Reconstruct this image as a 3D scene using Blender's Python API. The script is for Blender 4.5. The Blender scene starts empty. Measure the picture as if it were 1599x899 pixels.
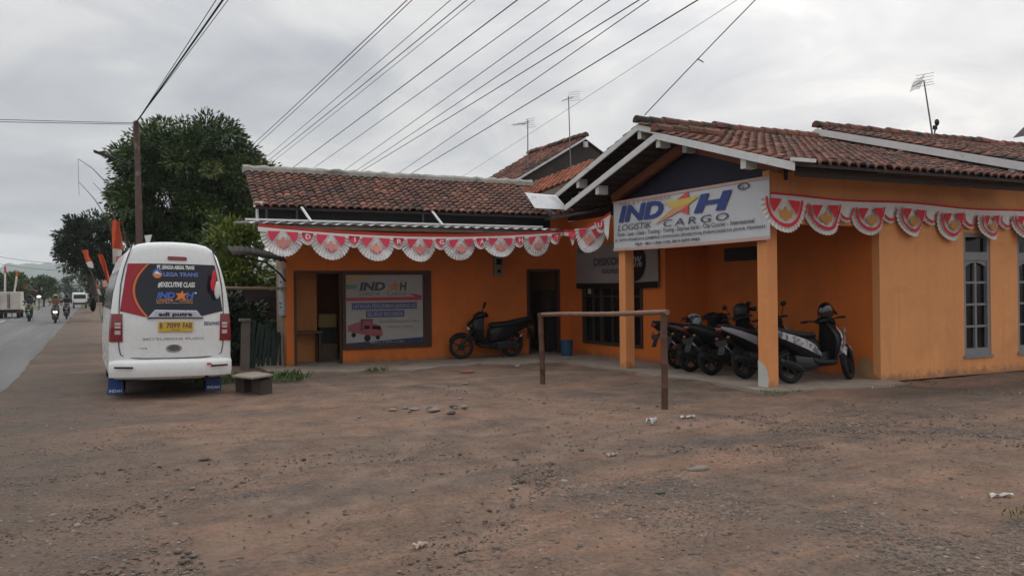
import bpy, bmesh, math, random
import numpy as np
from mathutils import Vector, Matrix, Euler
random.seed(7); RNG = np.random.default_rng(11)
S = bpy.context.scene; COL = S.collection
R = math.radians; PI = math.pi
OFF = {}

# ------------------------------------------------------------------ materials
def nodes(m):
    m.use_nodes = True; nt = m.node_tree
    return nt, nt.nodes, nt.links
def ramp(nt, pts):
    r = nt.nodes.new('ShaderNodeValToRGB'); e = r.color_ramp.elements
    while len(e) < len(pts): e.new(.5)
    for k, (p, c) in zip(e, pts):
        k.position = p; k.color = (*c, 1) if len(c) == 3 else c
    return r
def noise(nt, co, scale, detail=5, rough=.6, dist=0):
    n = nt.nodes.new('ShaderNodeTexNoise'); n.inputs['Scale'].default_value = scale
    n.inputs['Detail'].default_value = detail; n.inputs['Roughness'].default_value = rough
    n.inputs['Distortion'].default_value = dist
    if co: nt.links.new(co, n.inputs['Vector'])
    return n
def mixc(nt, fac, a, b, mode='MIX'):
    m = nt.nodes.new('ShaderNodeMix'); m.data_type = 'RGBA'; m.blend_type = mode
    for s, v in ((m.inputs[0], fac), (m.inputs[6], a), (m.inputs[7], b)):
        if hasattr(v, 'is_linked'): nt.links.new(v, s)
        elif isinstance(v, (tuple, list)): s.default_value = (*v[:3], 1)
        else: s.default_value = v
    return m.outputs[2]
def math_(nt, op, a, b=0.0, clamp=False):
    m = nt.nodes.new('ShaderNodeMath'); m.operation = op; m.use_clamp = clamp
    for s, v in ((m.inputs[0], a), (m.inputs[1], b)):
        if hasattr(v, 'is_linked'): nt.links.new(v, s)
        else: s.default_value = v
    return m.outputs[0]
def bump(nt, h, strength, dist, bsdf):
    b = nt.nodes.new('ShaderNodeBump'); b.inputs['Strength'].default_value = strength
    b.inputs['Distance'].default_value = dist
    nt.links.new(h, b.inputs['Height']); nt.links.new(b.outputs[0], bsdf.inputs['Normal'])
    return b
MATS = {}
def M(name, col, rough=.65, var=.14, vs=5, bs=60, bstr=.0, metal=0, spec=.4, dirt=None, tint=None, coat=0, wall=False):
    """plain surface: base colour varied by two scales of noise, optional dirt blotches, optional per-face tint"""
    if name in MATS: return MATS[name]
    m = bpy.data.materials.new(name); nt, n, l = nodes(m); b = n['Principled BSDF']
    co = n.new('ShaderNodeTexCoord').outputs['Object']
    a = noise(nt, co, vs); a2 = noise(nt, co, vs*7, 3)
    f = math_(nt, 'ADD', math_(nt, 'MULTIPLY', a.outputs[0], .65), math_(nt, 'MULTIPLY', a2.outputs[0], .35))
    r = ramp(nt, [(.3, tuple(c*(1-var) for c in col)), (.7, tuple(min(1, c*(1+var)) for c in col))])
    l.new(f, r.inputs[0]); out = r.outputs[0]
    if tint:
        at = n.new('ShaderNodeAttribute'); at.attribute_name = 'tint'
        rt = ramp(nt, tint); l.new(at.outputs['Fac'], rt.inputs[0])
        out = mixc(nt, .8, out, rt.outputs[0])
    if dirt:
        dc, sc, lo, hi = dirt
        d = noise(nt, co, sc, 8, .7, .6); rd = ramp(nt, [(lo, (0, 0, 0)), (hi, (1, 1, 1))]); l.new(d.outputs[0], rd.inputs[0])
        out = mixc(nt, rd.outputs[0], out, dc)
    if wall:   # rain streaks down the paint and mud splashed up from the ground
        mp = n.new('ShaderNodeMapping'); l.new(co, mp.inputs[0]); mp.inputs['Scale'].default_value = (3.2, 3.2, .22)
        sn_ = noise(nt, mp.outputs[0], 2.2, 5, .6); rs = ramp(nt, [(.54,(0,0,0)),(.74,(1,1,1))]); l.new(sn_.outputs[0], rs.inputs[0])
        out = mixc(nt, math_(nt, 'MULTIPLY', rs.outputs[0], .30), out, tuple(c*.62 for c in col))
        ge = n.new('ShaderNodeNewGeometry'); sz_ = n.new('ShaderNodeSeparateXYZ'); l.new(ge.outputs['Position'], sz_.inputs[0])
        sp2 = noise(nt, co, 7, 7, .75); lo_ = math_(nt, 'SUBTRACT', math_(nt, 'MULTIPLY', sp2.outputs[0], 1.15), math_(nt, 'MULTIPLY', sz_.outputs[2], 1.9))
        rm = ramp(nt, [(.30,(0,0,0)),(.52,(1,1,1))]); l.new(lo_, rm.inputs[0]); out = mixc(nt, math_(nt, 'MULTIPLY', rm.outputs[0], .65), out, (.17,.115,.08))
        sk2 = noise(nt, co, 17, 3, .5); rk = ramp(nt, [(.735,(0,0,0)),(.76,(1,1,1))]); l.new(sk2.outputs[0], rk.inputs[0]); out = mixc(nt, math_(nt, 'MULTIPLY', rk.outputs[0], .6), out, tuple(c*.45 for c in col))
    l.new(out, b.inputs['Base Color'])
    rr = ramp(nt, [(.3, (rough*.85,)*3), (.7, (min(1, rough*1.12),)*3)]); l.new(a2.outputs[0], rr.inputs[0]); l.new(rr.outputs[0], b.inputs['Roughness'])
    b.inputs['Metallic'].default_value = metal; b.inputs['Specular IOR Level'].default_value = spec
    b.inputs['Coat Weight'].default_value = coat
    if bstr:
        bn = noise(nt, co, bs, 4); hb_ = bn.outputs[0]
        if wall: hb_ = math_(nt, 'ADD', math_(nt, 'MULTIPLY', hb_, .25), math_(nt, 'MULTIPLY', noise(nt, co, 3.0, 4).outputs[0], 2.2))
        bump(nt, hb_, bstr, .01, b)
    MATS[name] = m; return m
def emit(name, col, st):
    m = bpy.data.materials.new(name); nt, n, l = nodes(m); b = n['Principled BSDF']
    b.inputs['Base Color'].default_value = (*col, 1); b.inputs['Emission Color'].default_value = (*col, 1); b.inputs['Emission Strength'].default_value = st
    return m

# ------------------------------------------------------------------ mesh builder
class MB:
    def __init__(s): s.v = []; s.f = []; s.t = []
    def add(s, vs, fs, t=0.5):
        o = len(s.v); s.v += [tuple(p) for p in vs]; s.f += [tuple(i+o for i in f) for f in fs]; s.t += [t]*len(fs); return s
    def box(s, x0, x1, y0, y1, z0, z1):
        return s.add([(x0,y0,z0),(x1,y0,z0),(x1,y1,z0),(x0,y1,z0),(x0,y0,z1),(x1,y0,z1),(x1,y1,z1),(x0,y1,z1)],
                     [(0,3,2,1),(4,5,6,7),(0,1,5,4),(1,2,6,5),(2,3,7,6),(3,0,4,7)])
    def obox(s, c, size, rot=(0,0,0)):
        m = Euler(rot).to_matrix(); h = [k/2 for k in size]; c = Vector(c); o = MB().box(-h[0],h[0],-h[1],h[1],-h[2],h[2])
        return s.add([c + m @ Vector(p) for p in o.v], o.f)
    def bar(s, a, b, w, t, up=(0,0,1)):
        a = Vector(a); b = Vector(b); d = (b-a).normalized(); u = Vector(up); sd = d.cross(u).normalized(); u = sd.cross(d)
        vs = [p + sd*w/2*i + u*t/2*j for p in (a, b) for i, j in ((-1,-1),(1,-1),(1,1),(-1,1))]
        return s.add(vs, [(0,1,2,3),(7,6,5,4),(0,4,5,1),(1,5,6,2),(2,6,7,3),(3,7,4,0)])
    def tube(s, pts, r, n=8, closed=False, caps=True):
        pts = [Vector(p) for p in pts]; k = len(pts); rs = r if isinstance(r, (list, tuple)) else [r]*k
        rings = []; prev = None
        for i, p in enumerate(pts):
            if closed: d = pts[(i+1) % k] - pts[i-1]
            else: d = pts[min(i+1, k-1)] - pts[max(i-1, 0)]
            d.normalize()
            if prev is None:
                a = Vector((0,0,1)) if abs(d.z) < .9 else Vector((1,0,0)); u = d.cross(a).normalized()
            else: u = (prev - d*prev.dot(d)).normalized()
            prev = u; w = d.cross(u)
            rings.append([p + (u*math.cos(2*PI*j/n) + w*math.sin(2*PI*j/n))*rs[i] for j in range(n)])
        return s.loft(rings, caps and not closed, loop=closed)
    def loft(s, rings, caps=True, loop=False):
        n = len(rings[0]); vs = [p for r in rings for p in r]; k = len(rings); fs = []
        for i in range(k if loop else k-1):
            for j in range(n):
                a, b = i*n, ((i+1) % k)*n; fs.append((a+j, a+(j+1) % n, b+(j+1) % n, b+j))
        if caps: fs.append(tuple(range(n))[::-1]); fs.append(tuple((k-1)*n+j for j in range(n)))
        return s.add(vs, fs)
    def cyl(s, a, b, r0, r1=None, n=12): return s.tube([a, b], [r0, r0 if r1 is None else r1], n)
    def ball(s, c, r, n=12, m=8, zlo=-1, zhi=1):
        rx, ry, rz = r if isinstance(r, (tuple, list)) else (r, r, r); rings = []
        a0, a1 = math.asin(zlo), math.asin(zhi)
        for i in range(m+1):
            t = a0 + (a1-a0)*i/m; q = max(math.cos(t), .02)
            rings.append([(c[0]+rx*q*math.cos(2*PI*j/n), c[1]+ry*q*math.sin(2*PI*j/n), c[2]+rz*math.sin(t)) for j in range(n)])
        return s.loft(rings)
    def poly(s, pts): return s.add(pts, [tuple(range(len(pts)))])
    def prism(s, pts, d):
        d = Vector(d); n = len(pts); a = [Vector(p) for p in pts]
        return s.add(a+[p+d for p in a], [tuple(range(n))[::-1], tuple(range(n, 2*n))] + [(i,(i+1) % n,n+(i+1) % n,n+i) for i in range(n)])
    def build(s, name, mat, parent=None, smooth=False, bevel=0, bseg=2, local=False, tint=False):
        me = bpy.data.meshes.new(name); o = OFF.get(parent.name, (0,0,0)) if parent and not local else (0,0,0)
        me.from_pydata([(p[0]-o[0], p[1]-o[1], p[2]-o[2]) for p in s.v], [], s.f)
        if tint: me.attributes.new('tint', 'FLOAT', 'FACE').data.foreach_set('value', s.t)
        bm = bmesh.new(); bm.from_mesh(me); bmesh.ops.recalc_face_normals(bm, faces=bm.faces); bm.to_mesh(me); bm.free()
        return link(name, me, mat, parent, smooth, bevel, bseg)
def link(name, me, mat, parent=None, smooth=False, bevel=0, bseg=2):
    ob = bpy.data.objects.new(name, me); COL.objects.link(ob)
    if mat: me.materials.append(mat)
    if smooth:
        me.polygons.foreach_set('use_smooth', [True]*len(me.polygons))
    if bevel:
        md = ob.modifiers.new('bevel', 'BEVEL'); md.width = bevel; md.segments = bseg; md.limit_method = 'ANGLE'; md.angle_limit = R(40)
    if smooth:
        try: me.set_sharp_from_angle(angle=R(42))
        except Exception: pass
    if parent:
        ob.parent = parent
        if parent.name in OFF: OFF[ob.name] = OFF[parent.name]
    return ob
def npmesh(name, V, F, mat, parent=None, smooth=False, tint=None):
    me = bpy.data.meshes.new(name); V = np.asarray(V, np.float32); F = np.asarray(F, np.int32); k = F.shape[1]
    if parent and parent.name in OFF: V = V - np.array(OFF[parent.name], np.float32)
    me.vertices.add(len(V)); me.vertices.foreach_set('co', V.ravel())
    me.loops.add(F.size); me.loops.foreach_set('vertex_index', F.ravel())
    me.polygons.add(len(F)); me.polygons.foreach_set('loop_start', np.arange(0, F.size, k, dtype=np.int32))
    me.update(calc_edges=True); me.validate()
    if tint is not None: me.attributes.new('tint', 'FLOAT', 'FACE').data.foreach_set('value', np.asarray(tint, np.float32))
    return link(name, me, mat, parent, smooth)
def tag(o, label, cat, group=None):
    o['label'] = label; o['category'] = cat
    if group: o['group'] = group
    return o
def thing(name, label, cat, loc=(0,0,0), group=None, rot=None, world=True):
    """an Empty at the base; parts are built in world metres (world=True) or in the thing's own frame"""
    o = bpy.data.objects.new(name, None); COL.objects.link(o); o.location = loc; o.empty_display_size = .2
    if rot: o.rotation_euler = rot
    if world: OFF[o.name] = tuple(loc)
    return tag(o, label, cat, group)
def struct(o): o['kind'] = 'structure'; return o

# writing: a FONT curve turned into a flat mesh, fitted exactly into a (u0,v0,u1,v1) box and carried onto the surface by fmap
def text(parent, s, box, fmap, mat, name='lettering', shear=0, bold=0, spacing=1, local=False):
    cu = bpy.data.curves.new('t', 'FONT'); cu.body = s; cu.shear = shear; cu.offset = bold; cu.resolution_u = 3; cu.space_character = spacing
    ob = bpy.data.objects.new('t', cu); COL.objects.link(ob); dg = bpy.context.evaluated_depsgraph_get()
    me = bpy.data.meshes.new_from_object(ob.evaluated_get(dg)); bpy.data.objects.remove(ob); bpy.data.curves.remove(cu)
    xs = [v.co.x for v in me.vertices]; ys = [v.co.y for v in me.vertices]
    x0, x1, y0, y1 = min(xs), max(xs), min(ys), max(ys); u0, v0, u1, v1 = box
    o = OFF.get(parent.name, (0,0,0)) if not local else (0,0,0)
    for v in me.vertices:
        p = fmap(u0+(v.co.x-x0)/(x1-x0)*(u1-u0), v0+(v.co.y-y0)/(y1-y0)*(v1-v0)); v.co = (p[0]-o[0], p[1]-o[1], p[2]-o[2])
    me.name = name; me.materials.clear()
    return link(name, me, mat, parent)
def shape(parent, pts, fmap, mat, name, local=False, cuts=0):
    m = MB(); m.poly([fmap(u, v) for u, v in pts])
    return m.build(name, mat, parent, local=local)
def circ(cx, cy, rx, ry=None, n=20, a0=0, a1=2*PI):
    ry = ry or rx; k = n if abs(a1-a0-2*PI) < 1e-6 else n+1
    return [(cx+rx*math.cos(a0+(a1-a0)*i/n), cy+ry*math.sin(a0+(a1-a0)*i/n)) for i in range(k)]
def copy_tree(o, parent=None):
    c = o.copy(); COL.objects.link(c); c.parent = parent
    for ch in o.children: copy_tree(ch, c)
    return c

# ------------------------------------------------------------------ common materials
WHITE = M('white_paint', (.74,.74,.72), .5, .07)
BLACK = M('black_plastic', (.007,.007,.008), .42, .25, spec=.3)
RUBBER = M('rubber', (.010,.010,.010), .85, .3)
DARKM = M('dark_metal', (.03,.03,.032), .45, .3, metal=.6)
CHROME = M('chrome', (.6,.6,.62), .22, .05, metal=1)
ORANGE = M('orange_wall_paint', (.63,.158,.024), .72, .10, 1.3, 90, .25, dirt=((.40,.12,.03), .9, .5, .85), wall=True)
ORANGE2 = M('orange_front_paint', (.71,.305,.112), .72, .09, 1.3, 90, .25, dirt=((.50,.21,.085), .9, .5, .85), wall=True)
PILLARM = M('pillar_paint', (.70,.28,.10), .72, .10, 2, 90, .25, dirt=((.42,.22,.12), 2.2, .62, .8), wall=True)
WOODD = M('dark_wood', (.045,.026,.018), .65, .3, 9, 40, .3)
WOODR = M('red_brown_wood', (.22,.07,.035), .7, .2, 9, 40, .3)
CONC = M('cement', (.28,.23,.185), .9, .22, 2.5, 60, .5, dirt=((.15,.12,.095), 1.7, .5, .72))
TILE = M('clay_tile', (.20,.088,.058), .88, .35, 3, 50, .6, dirt=((.045,.035,.032), 1.6, .46, .66),
         tint=[(0,(.052,.034,.028)),(.4,(.120,.055,.039)),(.75,(.21,.088,.057)),(1,(.33,.155,.10))])
TILE_OLD = M('old_clay_tile', (.22,.092,.063), .9, .35, 3, 50, .6, dirt=((.034,.028,.025), 1.5, .46, .62),
         tint=[(0,(.055,.034,.029)),(.45,(.150,.064,.044)),(.85,(.28,.108,.064)),(1,(.42,.17,.095))])
RIDGEC = M('ridge_cement', (.33,.31,.28), .95, .25, 3, 40, .6, dirt=((.12,.11,.10), 2, .5, .7))
UNDER = M('roof_underside', (.05,.042,.038), .9, .3, 4)
GALV = M('galvanised_sheet', (.55,.56,.57), .45, .12, 3, metal=.35, dirt=((.28,.22,.17), 2.2, .58, .75))
CLOTHW = M('bunting_white', (.72,.70,.67), .85, .06, 8)
CLOTHS = M('bunting_silver', (.66,.65,.63), .8, .08, 8, dirt=((.34,.35,.36), 15, .50, .66))
CLOTHR = M('bunting_red', (.60,.035,.05), .85, .1, 8)
CLOTHP = M('bunting_pink_red', (.66,.055,.10), .85, .1, 8)
GOLD = M('crest_gold', (.50,.24,.06), .7, .2, 12)
PINKISH = M('crest_faded', (.60,.26,.22), .8, .15, 12)
# ------------------------------------------------------------------ camera
cam = bpy.data.objects.new('camera', bpy.data.cameras.new('camera')); COL.objects.link(cam); S.camera = cam
YAW, PITCH, ROLL = .4598, .0030, -.0113
Fv = Vector((math.sin(YAW)*math.cos(PITCH), math.cos(YAW)*math.cos(PITCH), math.sin(PITCH)))
Rv = Vector((math.cos(YAW), -math.sin(YAW), 0)); Uv = Rv.cross(Fv)
R2 = Rv*math.cos(ROLL) + Uv*math.sin(ROLL); U2 = Uv*math.cos(ROLL) - Rv*math.sin(ROLL)
mw = Matrix((R2, U2, -Fv)).transposed().to_4x4(); mw.translation = (0, 0, 1.6); cam.matrix_world = mw
cam.data.sensor_width = 36; cam.data.lens = 36*1330/1599; cam.data.clip_end = 9000; cam.data.clip_start = .05

# ------------------------------------------------------------------ sky and light
SUND = Vector((.885, .677, .50)).normalized()
el, az = math.asin(SUND.z), math.atan2(SUND.x, SUND.y)
w = bpy.data.worlds.new('World'); S.world = w; w.use_nodes = True; nt = w.node_tree; n, l = nt.nodes, nt.links
bg = n['Background']; bg.inputs['Strength'].default_value = .1
sky = n.new('ShaderNodeTexSky'); sky.sky_type = 'NISHITA'; sky.sun_disc = False; sky.sun_elevation = el; sky.sun_rotation = az
sky.dust_density = 3; sky.air_density = 1
tc = n.new('ShaderNodeTexCoord').outputs['Generated']
sp = n.new('ShaderNodeSeparateXYZ'); l.new(tc, sp.inputs[0])
zz = math_(nt, 'ADD', math_(nt, 'MAXIMUM', sp.outputs[2], 0), .22)
cb = n.new('ShaderNodeCombineXYZ')
l.new(math_(nt, 'DIVIDE', sp.outputs[0], zz), cb.inputs[0]); l.new(math_(nt, 'DIVIDE', sp.outputs[1], zz), cb.inputs[1]); cb.inputs[2].default_value = 3.7
c1 = noise(nt, cb.outputs[0], 2.3, 9, .56, .6); c2 = noise(nt, cb.outputs[0], .85, 4, .5, .4)
cf = math_(nt, 'ADD', math_(nt, 'MULTIPLY', c1.outputs[0], .5), math_(nt, 'MULTIPLY', c2.outputs[0], .5))
cr = ramp(nt, [(.38, (4.4, 4.58, 4.95)), (.47, (5.4, 5.52, 5.76)), (.54, (6.6, 6.61, 6.62)), (.63, (7.5, 7.47, 7.4))]); l.new(cf, cr.inputs[0])
# the veiled sun: cloud brightens towards the sun's direction; the low sky is paler
dp = n.new('ShaderNodeVectorMath'); dp.operation = 'DOT_PRODUCT'; l.new(tc, dp.inputs[0]); dp.inputs[1].default_value = SUND
gl = math_(nt, 'POWER', math_(nt, 'MAXIMUM', dp.outputs['Value'], 0), 16)
hz = math_(nt, 'POWER', math_(nt, 'SUBTRACT', 1, math_(nt, 'ABSOLUTE', sp.outputs[2])), 7)
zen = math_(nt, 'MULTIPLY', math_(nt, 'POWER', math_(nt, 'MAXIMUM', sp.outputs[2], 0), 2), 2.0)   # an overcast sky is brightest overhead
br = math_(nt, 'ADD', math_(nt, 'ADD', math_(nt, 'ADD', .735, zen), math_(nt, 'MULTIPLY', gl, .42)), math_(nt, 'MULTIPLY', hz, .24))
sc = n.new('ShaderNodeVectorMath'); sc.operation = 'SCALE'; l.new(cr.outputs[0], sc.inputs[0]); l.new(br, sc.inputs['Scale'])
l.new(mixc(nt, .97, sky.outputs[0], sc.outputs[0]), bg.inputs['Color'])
sl = bpy.data.lights.new('sun', 'SUN'); sl.energy = .55; sl.angle = R(25); sl.color = (1, .95, .87)
so = bpy.data.objects.new('sun', sl); COL.objects.link(so); so.rotation_euler = (-SUND).to_track_quat('-Z', 'Y').to_euler()
vs = S.view_settings; S.display_settings.display_device = 'sRGB'; vs.view_transform = 'Standard'; vs.look = 'None'; vs.exposure = .25; vs.gamma = 1; vs.use_curve_mapping = False
S.cycles.use_denoising = True; S.cycles.max_bounces = 8; S.cycles.diffuse_bounces = 4; S.cycles.volume_bounces = 1

# ------------------------------------------------------------------ ground: one sheet to the horizon, uneven where the lot is near
def gz(x, y):
    a = (.016*np.sin(x*1.3+.7*y)+.012*np.sin(2.3*y-x*.9+1)+.008*np.sin(4.1*x+2.2*y)+.007*np.sin(5.3*y-3.3*x+2)+.004*np.sin(11*x+7*y)+.004*np.sin(9*y-13*x))
    a = a - .014
    m = np.clip((x+1.0)/1.2, 0, 1)*np.clip((24-x)/4, 0, 1)*np.clip((15.6-y)/3, 0.12, 1)
    return a*m
ARCS = [((-6.5,14.5),11.2),((-6.5,14.5),12.75),((9.5,-7.0),15.4),((9.5,-7.0),16.9),((-2.0,-9.0),17.6),((-2.0,-9.0),19.1),((16,16),11.0),((16,16),12.5)]   # wheel tracks turning off the road
def tracks(x, y):
    t = 0
    for (cx, cy), r in ARCS: t = np.maximum(t, np.exp(-((np.hypot(x-cx, y-cy)-r)/.13)**2))
    return t*np.clip((x+1)/1.5, 0, 1)*np.clip((15-y)/2, 0, 1)
def axis(lo, a, b, hi, d, g=1.35):
    mid = list(np.arange(a, b+1e-6, d)); o = []; s = d*2; p = a
    while p > lo: p -= s; s *= g; o.append(max(p, lo))
    q = []; s = d*2; p = b
    while p < hi: p += s; s *= g; q.append(min(p, hi))
    return np.array(o[::-1]+mid+q)
gx, gy = axis(-2990, -1.2, 20, 2990, .075), axis(-2990, 3, 19, 2990, .075)
X, Y = np.meshgrid(gx, gy); Z = gz(X, Y); Z = Z-.018*tracks(X, Y); nx, ny = len(gx), len(gy)
idx = np.arange(nx*ny).reshape(ny, nx)
Fq = np.stack([idx[:-1,:-1], idx[:-1,1:], idx[1:,1:], idx[1:,:-1]], -1).reshape(-1, 4)
gm = bpy.data.materials.new('earth_and_gravel'); nt, n, l = nodes(gm); b = n['Principled BSDF']
co = n.new('ShaderNodeTexCoord').outputs['Object']
mp = n.new('ShaderNodeMapping'); l.new(co, mp.inputs[0]); mp.inputs['Rotation'].default_value = (0, 0, R(24)); mp.inputs['Scale'].default_value = (.45, 1.5, 1)
big = noise(nt, mp.outputs[0], .42, 8, .68, .5); med = noise(nt, co, 2.1, 9, .72, .3); fine = noise(nt, co, 26, 6, .75); mid2 = noise(nt, mp.outputs[0], 1.7, 8, .7, .4)
r1 = ramp(nt, [(.40, (.118,.096,.080)), (.50, (.182,.117,.084)), (.60, (.29,.168,.112))]); l.new(big.outputs[0], r1.inputs[0])
r2 = ramp(nt, [(.32, (.070,.053,.043)), (.5, (.162,.114,.088)), (.70, (.28,.20,.152))]); l.new(med.outputs[0], r2.inputs[0])
c = mixc(nt, .5, r1.outputs[0], r2.outputs[0])
rr = ramp(nt, [(.56, (0,0,0)), (.68, (1,1,1))]); l.new(mid2.outputs[0], rr.inputs[0]); c = mixc(nt, math_(nt, 'MULTIPLY', rr.outputs[0], .55), c, (.31,.165,.100))
rg = ramp(nt, [(.54, (0,0,0)), (.66, (1,1,1))]); gn = noise(nt, co, .8, 7, .7, .4); l.new(gn.outputs[0], rg.inputs[0])
vo = n.new('ShaderNodeTexVoronoi'); vo.inputs['Scale'].default_value = 34; l.new(co, vo.inputs['Vector'])
vr = ramp(nt, [(0, (.18,.155,.135)), (.45, (.125,.107,.093)), (.75, (.04,.033,.028))]); l.new(vo.outputs['Distance'], vr.inputs[0])
c = mixc(nt, math_(nt, 'MULTIPLY', rg.outputs[0], .78), c, vr.outputs[0])
rf = ramp(nt, [(.34, (.64,.62,.60)), (.5, (1,1,1)), (.68, (1.26,1.25,1.23))]); l.new(fine.outputs[0], rf.inputs[0])
c = mixc(nt, 1, c, rf.outputs[0], 'MULTIPLY')
# dark damp scrapes and small hollows
dk = noise(nt, mp.outputs[0], 3.1, 6, .62, .8); rd = ramp(nt, [(.66, (0,0,0)), (.73, (1,1,1))]); l.new(dk.outputs[0], rd.inputs[0])
c = mixc(nt, math_(nt, 'MULTIPLY', rd.outputs[0], .45), c, (.075,.056,.046))
for (cx, cy), r_ in ARCS:      # packed, paler earth in the wheel tracks
    dv = n.new('ShaderNodeVectorMath'); dv.operation = 'DISTANCE'; fl_ = n.new('ShaderNodeVectorMath'); fl_.operation = 'MULTIPLY'; l.new(co, fl_.inputs[0]); fl_.inputs[1].default_value = (1,1,0)
    l.new(fl_.outputs[0], dv.inputs[0]); dv.inputs[1].default_value = (cx, cy, 0)
    k_ = math_(nt, 'SUBTRACT', 1, math_(nt, 'DIVIDE', math_(nt, 'ABSOLUTE', math_(nt, 'SUBTRACT', math_(nt, 'ADD', dv.outputs['Value'], math_(nt, 'MULTIPLY', med.outputs[0], .2)), r_+.1)), .21), True)
    rq = ramp(nt, [(.42,(.35,.35,.35)),(.58,(1,1,1))]); l.new(med.outputs[0], rq.inputs[0])
    c = mixc(nt, math_(nt, 'MULTIPLY', math_(nt, 'MULTIPLY', k_, rq.outputs[0]), .6), c, (.245,.168,.126))
so2 = n.new('ShaderNodeSeparateXYZ'); l.new(co, so2.inputs[0])
dmp = math_(nt, 'SUBTRACT', 1, math_(nt, 'DIVIDE', math_(nt, 'ABSOLUTE', math_(nt, 'SUBTRACT', so2.outputs[1], 8.75)), .75), True)       # damp strip where the roof drips
dmp = math_(nt, 'MULTIPLY', dmp, math_(nt, 'DIVIDE', math_(nt, 'SUBTRACT', so2.outputs[0], 9.6), 1.2, True), True)
c = mixc(nt, math_(nt, 'MULTIPLY', math_(nt, 'MULTIPLY', dmp, med.outputs[0]), 1.25, True), c, (.070,.046,.036))
shl = math_(nt, 'DIVIDE', math_(nt, 'SUBTRACT', 1.1, so2.outputs[0]), 1.6, True)      # oily grey grit along the road
c = mixc(nt, math_(nt, 'MULTIPLY', math_(nt, 'MULTIPLY', shl, mid2.outputs[0]), 1.2, True), c, (.095,.080,.068))
# far from the lot the land is green
so_ = n.new('ShaderNodeSeparateXYZ'); l.new(co, so_.inputs[0])
far = math_(nt, 'GREATER_THAN', so_.outputs[1], 130); farl = math_(nt, 'LESS_THAN', so_.outputs[0], -10.5)
c = mixc(nt, math_(nt, 'MAXIMUM', far, farl), c, (.06,.075,.03))
l.new(c, b.inputs['Base Color']); b.inputs['Roughness'].default_value = .95; b.inputs['Specular IOR Level'].default_value = .2
hh = math_(nt, 'ADD', math_(nt, 'MULTIPLY', med.outputs[0], .9), math_(nt, 'ADD', math_(nt, 'MULTIPLY', fine.outputs[0], .35), math_(nt, 'MULTIPLY', math_(nt, 'MULTIPLY', vo.outputs['Distance'], rg.outputs[0]), -.5)))
bump(nt, hh, 1.0, .05, b)
g = npmesh('ground', np.stack([X, Y, Z], -1).reshape(-1, 3), Fq, gm, smooth=True); struct(g)

# road: asphalt sheet with a ragged gravel edge and a broken centre line
am = bpy.data.materials.new('worn_asphalt'); nt, n, l = nodes(am); b = n['Principled BSDF']; co = n.new('ShaderNodeTexCoord').outputs['Object']
mp = n.new('ShaderNodeMapping'); l.new(co, mp.inputs[0]); mp.inputs['Scale'].default_value = (1.4, .07, 1)
a1 = noise(nt, mp.outputs[0], 1.1, 6, .6); a2 = noise(nt, co, 90, 3, .7)
r1 = ramp(nt, [(.34, (.080,.076,.076)), (.5, (.110,.105,.103)), (.68, (.145,.138,.134))]); l.new(a1.outputs[0], r1.inputs[0])
r2 = ramp(nt, [(.3, (.7,.7,.7)), (.7, (1.25,1.25,1.25))]); l.new(a2.outputs[0], r2.inputs[0])
l.new(mixc(nt, 1, r1.outputs[0], r2.outputs[0], 'MULTIPLY'), b.inputs['Base Color']); b.inputs['Roughness'].default_value = .8; bump(nt, a2.outputs[0], .4, .01, b)
ys = np.concatenate([np.arange(-20, 60, .22), np.arange(60, 420, 3)]); ed = -1.30+.03*np.sin(ys*.7)+.015*np.sin(ys*3.3+1)+.012*RNG.normal(size=len(ys))*(ys < 60)
rows = []; 
for e, y in zip(ed, ys): rows += [(-9.6, y, .012), (e-.35, y, .012), (e, y, .006)]
k = len(ys); F = [(i*3+j, i*3+j+1, i*3+j+4, i*3+j+3) for i in range(k-1) for j in range(2)]
struct(npmesh('road', rows, F, am))
paint = M('road_paint', (.55,.54,.50), .8, .2, 20, dirt=((.16,.155,.15), 9, .5, .66))
m = MB()
for y in np.arange(6, 300, 9): m.poly([(-5.05, y, .017), (-4.93, y, .017), (-4.93, y+4.2, .017), (-5.05, y+4.2, .017)])
struct(m.build('road_centre_line', paint))

# concrete apron in front of the shop and the floor of the carport, with a broken edge
def slab(name, pts, z0, z1):
    m = MB(); m.prism([(x, y, z0) for x, y in pts], (0, 0, z1-z0)); return struct(m.build(name, CONC))
edge = [(x, 16.55+.22*math.sin(x*1.9)+.12*math.sin(x*5.1)+random.uniform(-.06,.06)) for x in np.arange(3.2, 9.3, .22)]
edge2 = [(9.28+.10*math.sin(y*2.3)+random.uniform(-.05,.05), y) for y in np.arange(16.4, 9.75, -.3)]
edge3 = [(x, 9.62+.12*math.sin(x*2.1)+random.uniform(-.05,.05)) for x in np.arange(9.5, 12.0, .3)]
slab('apron_slab', edge+edge2+edge3+[(12.0, 10.0), (12.0, 22.5), (3.2, 22.5)], -.15, .035)

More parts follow.
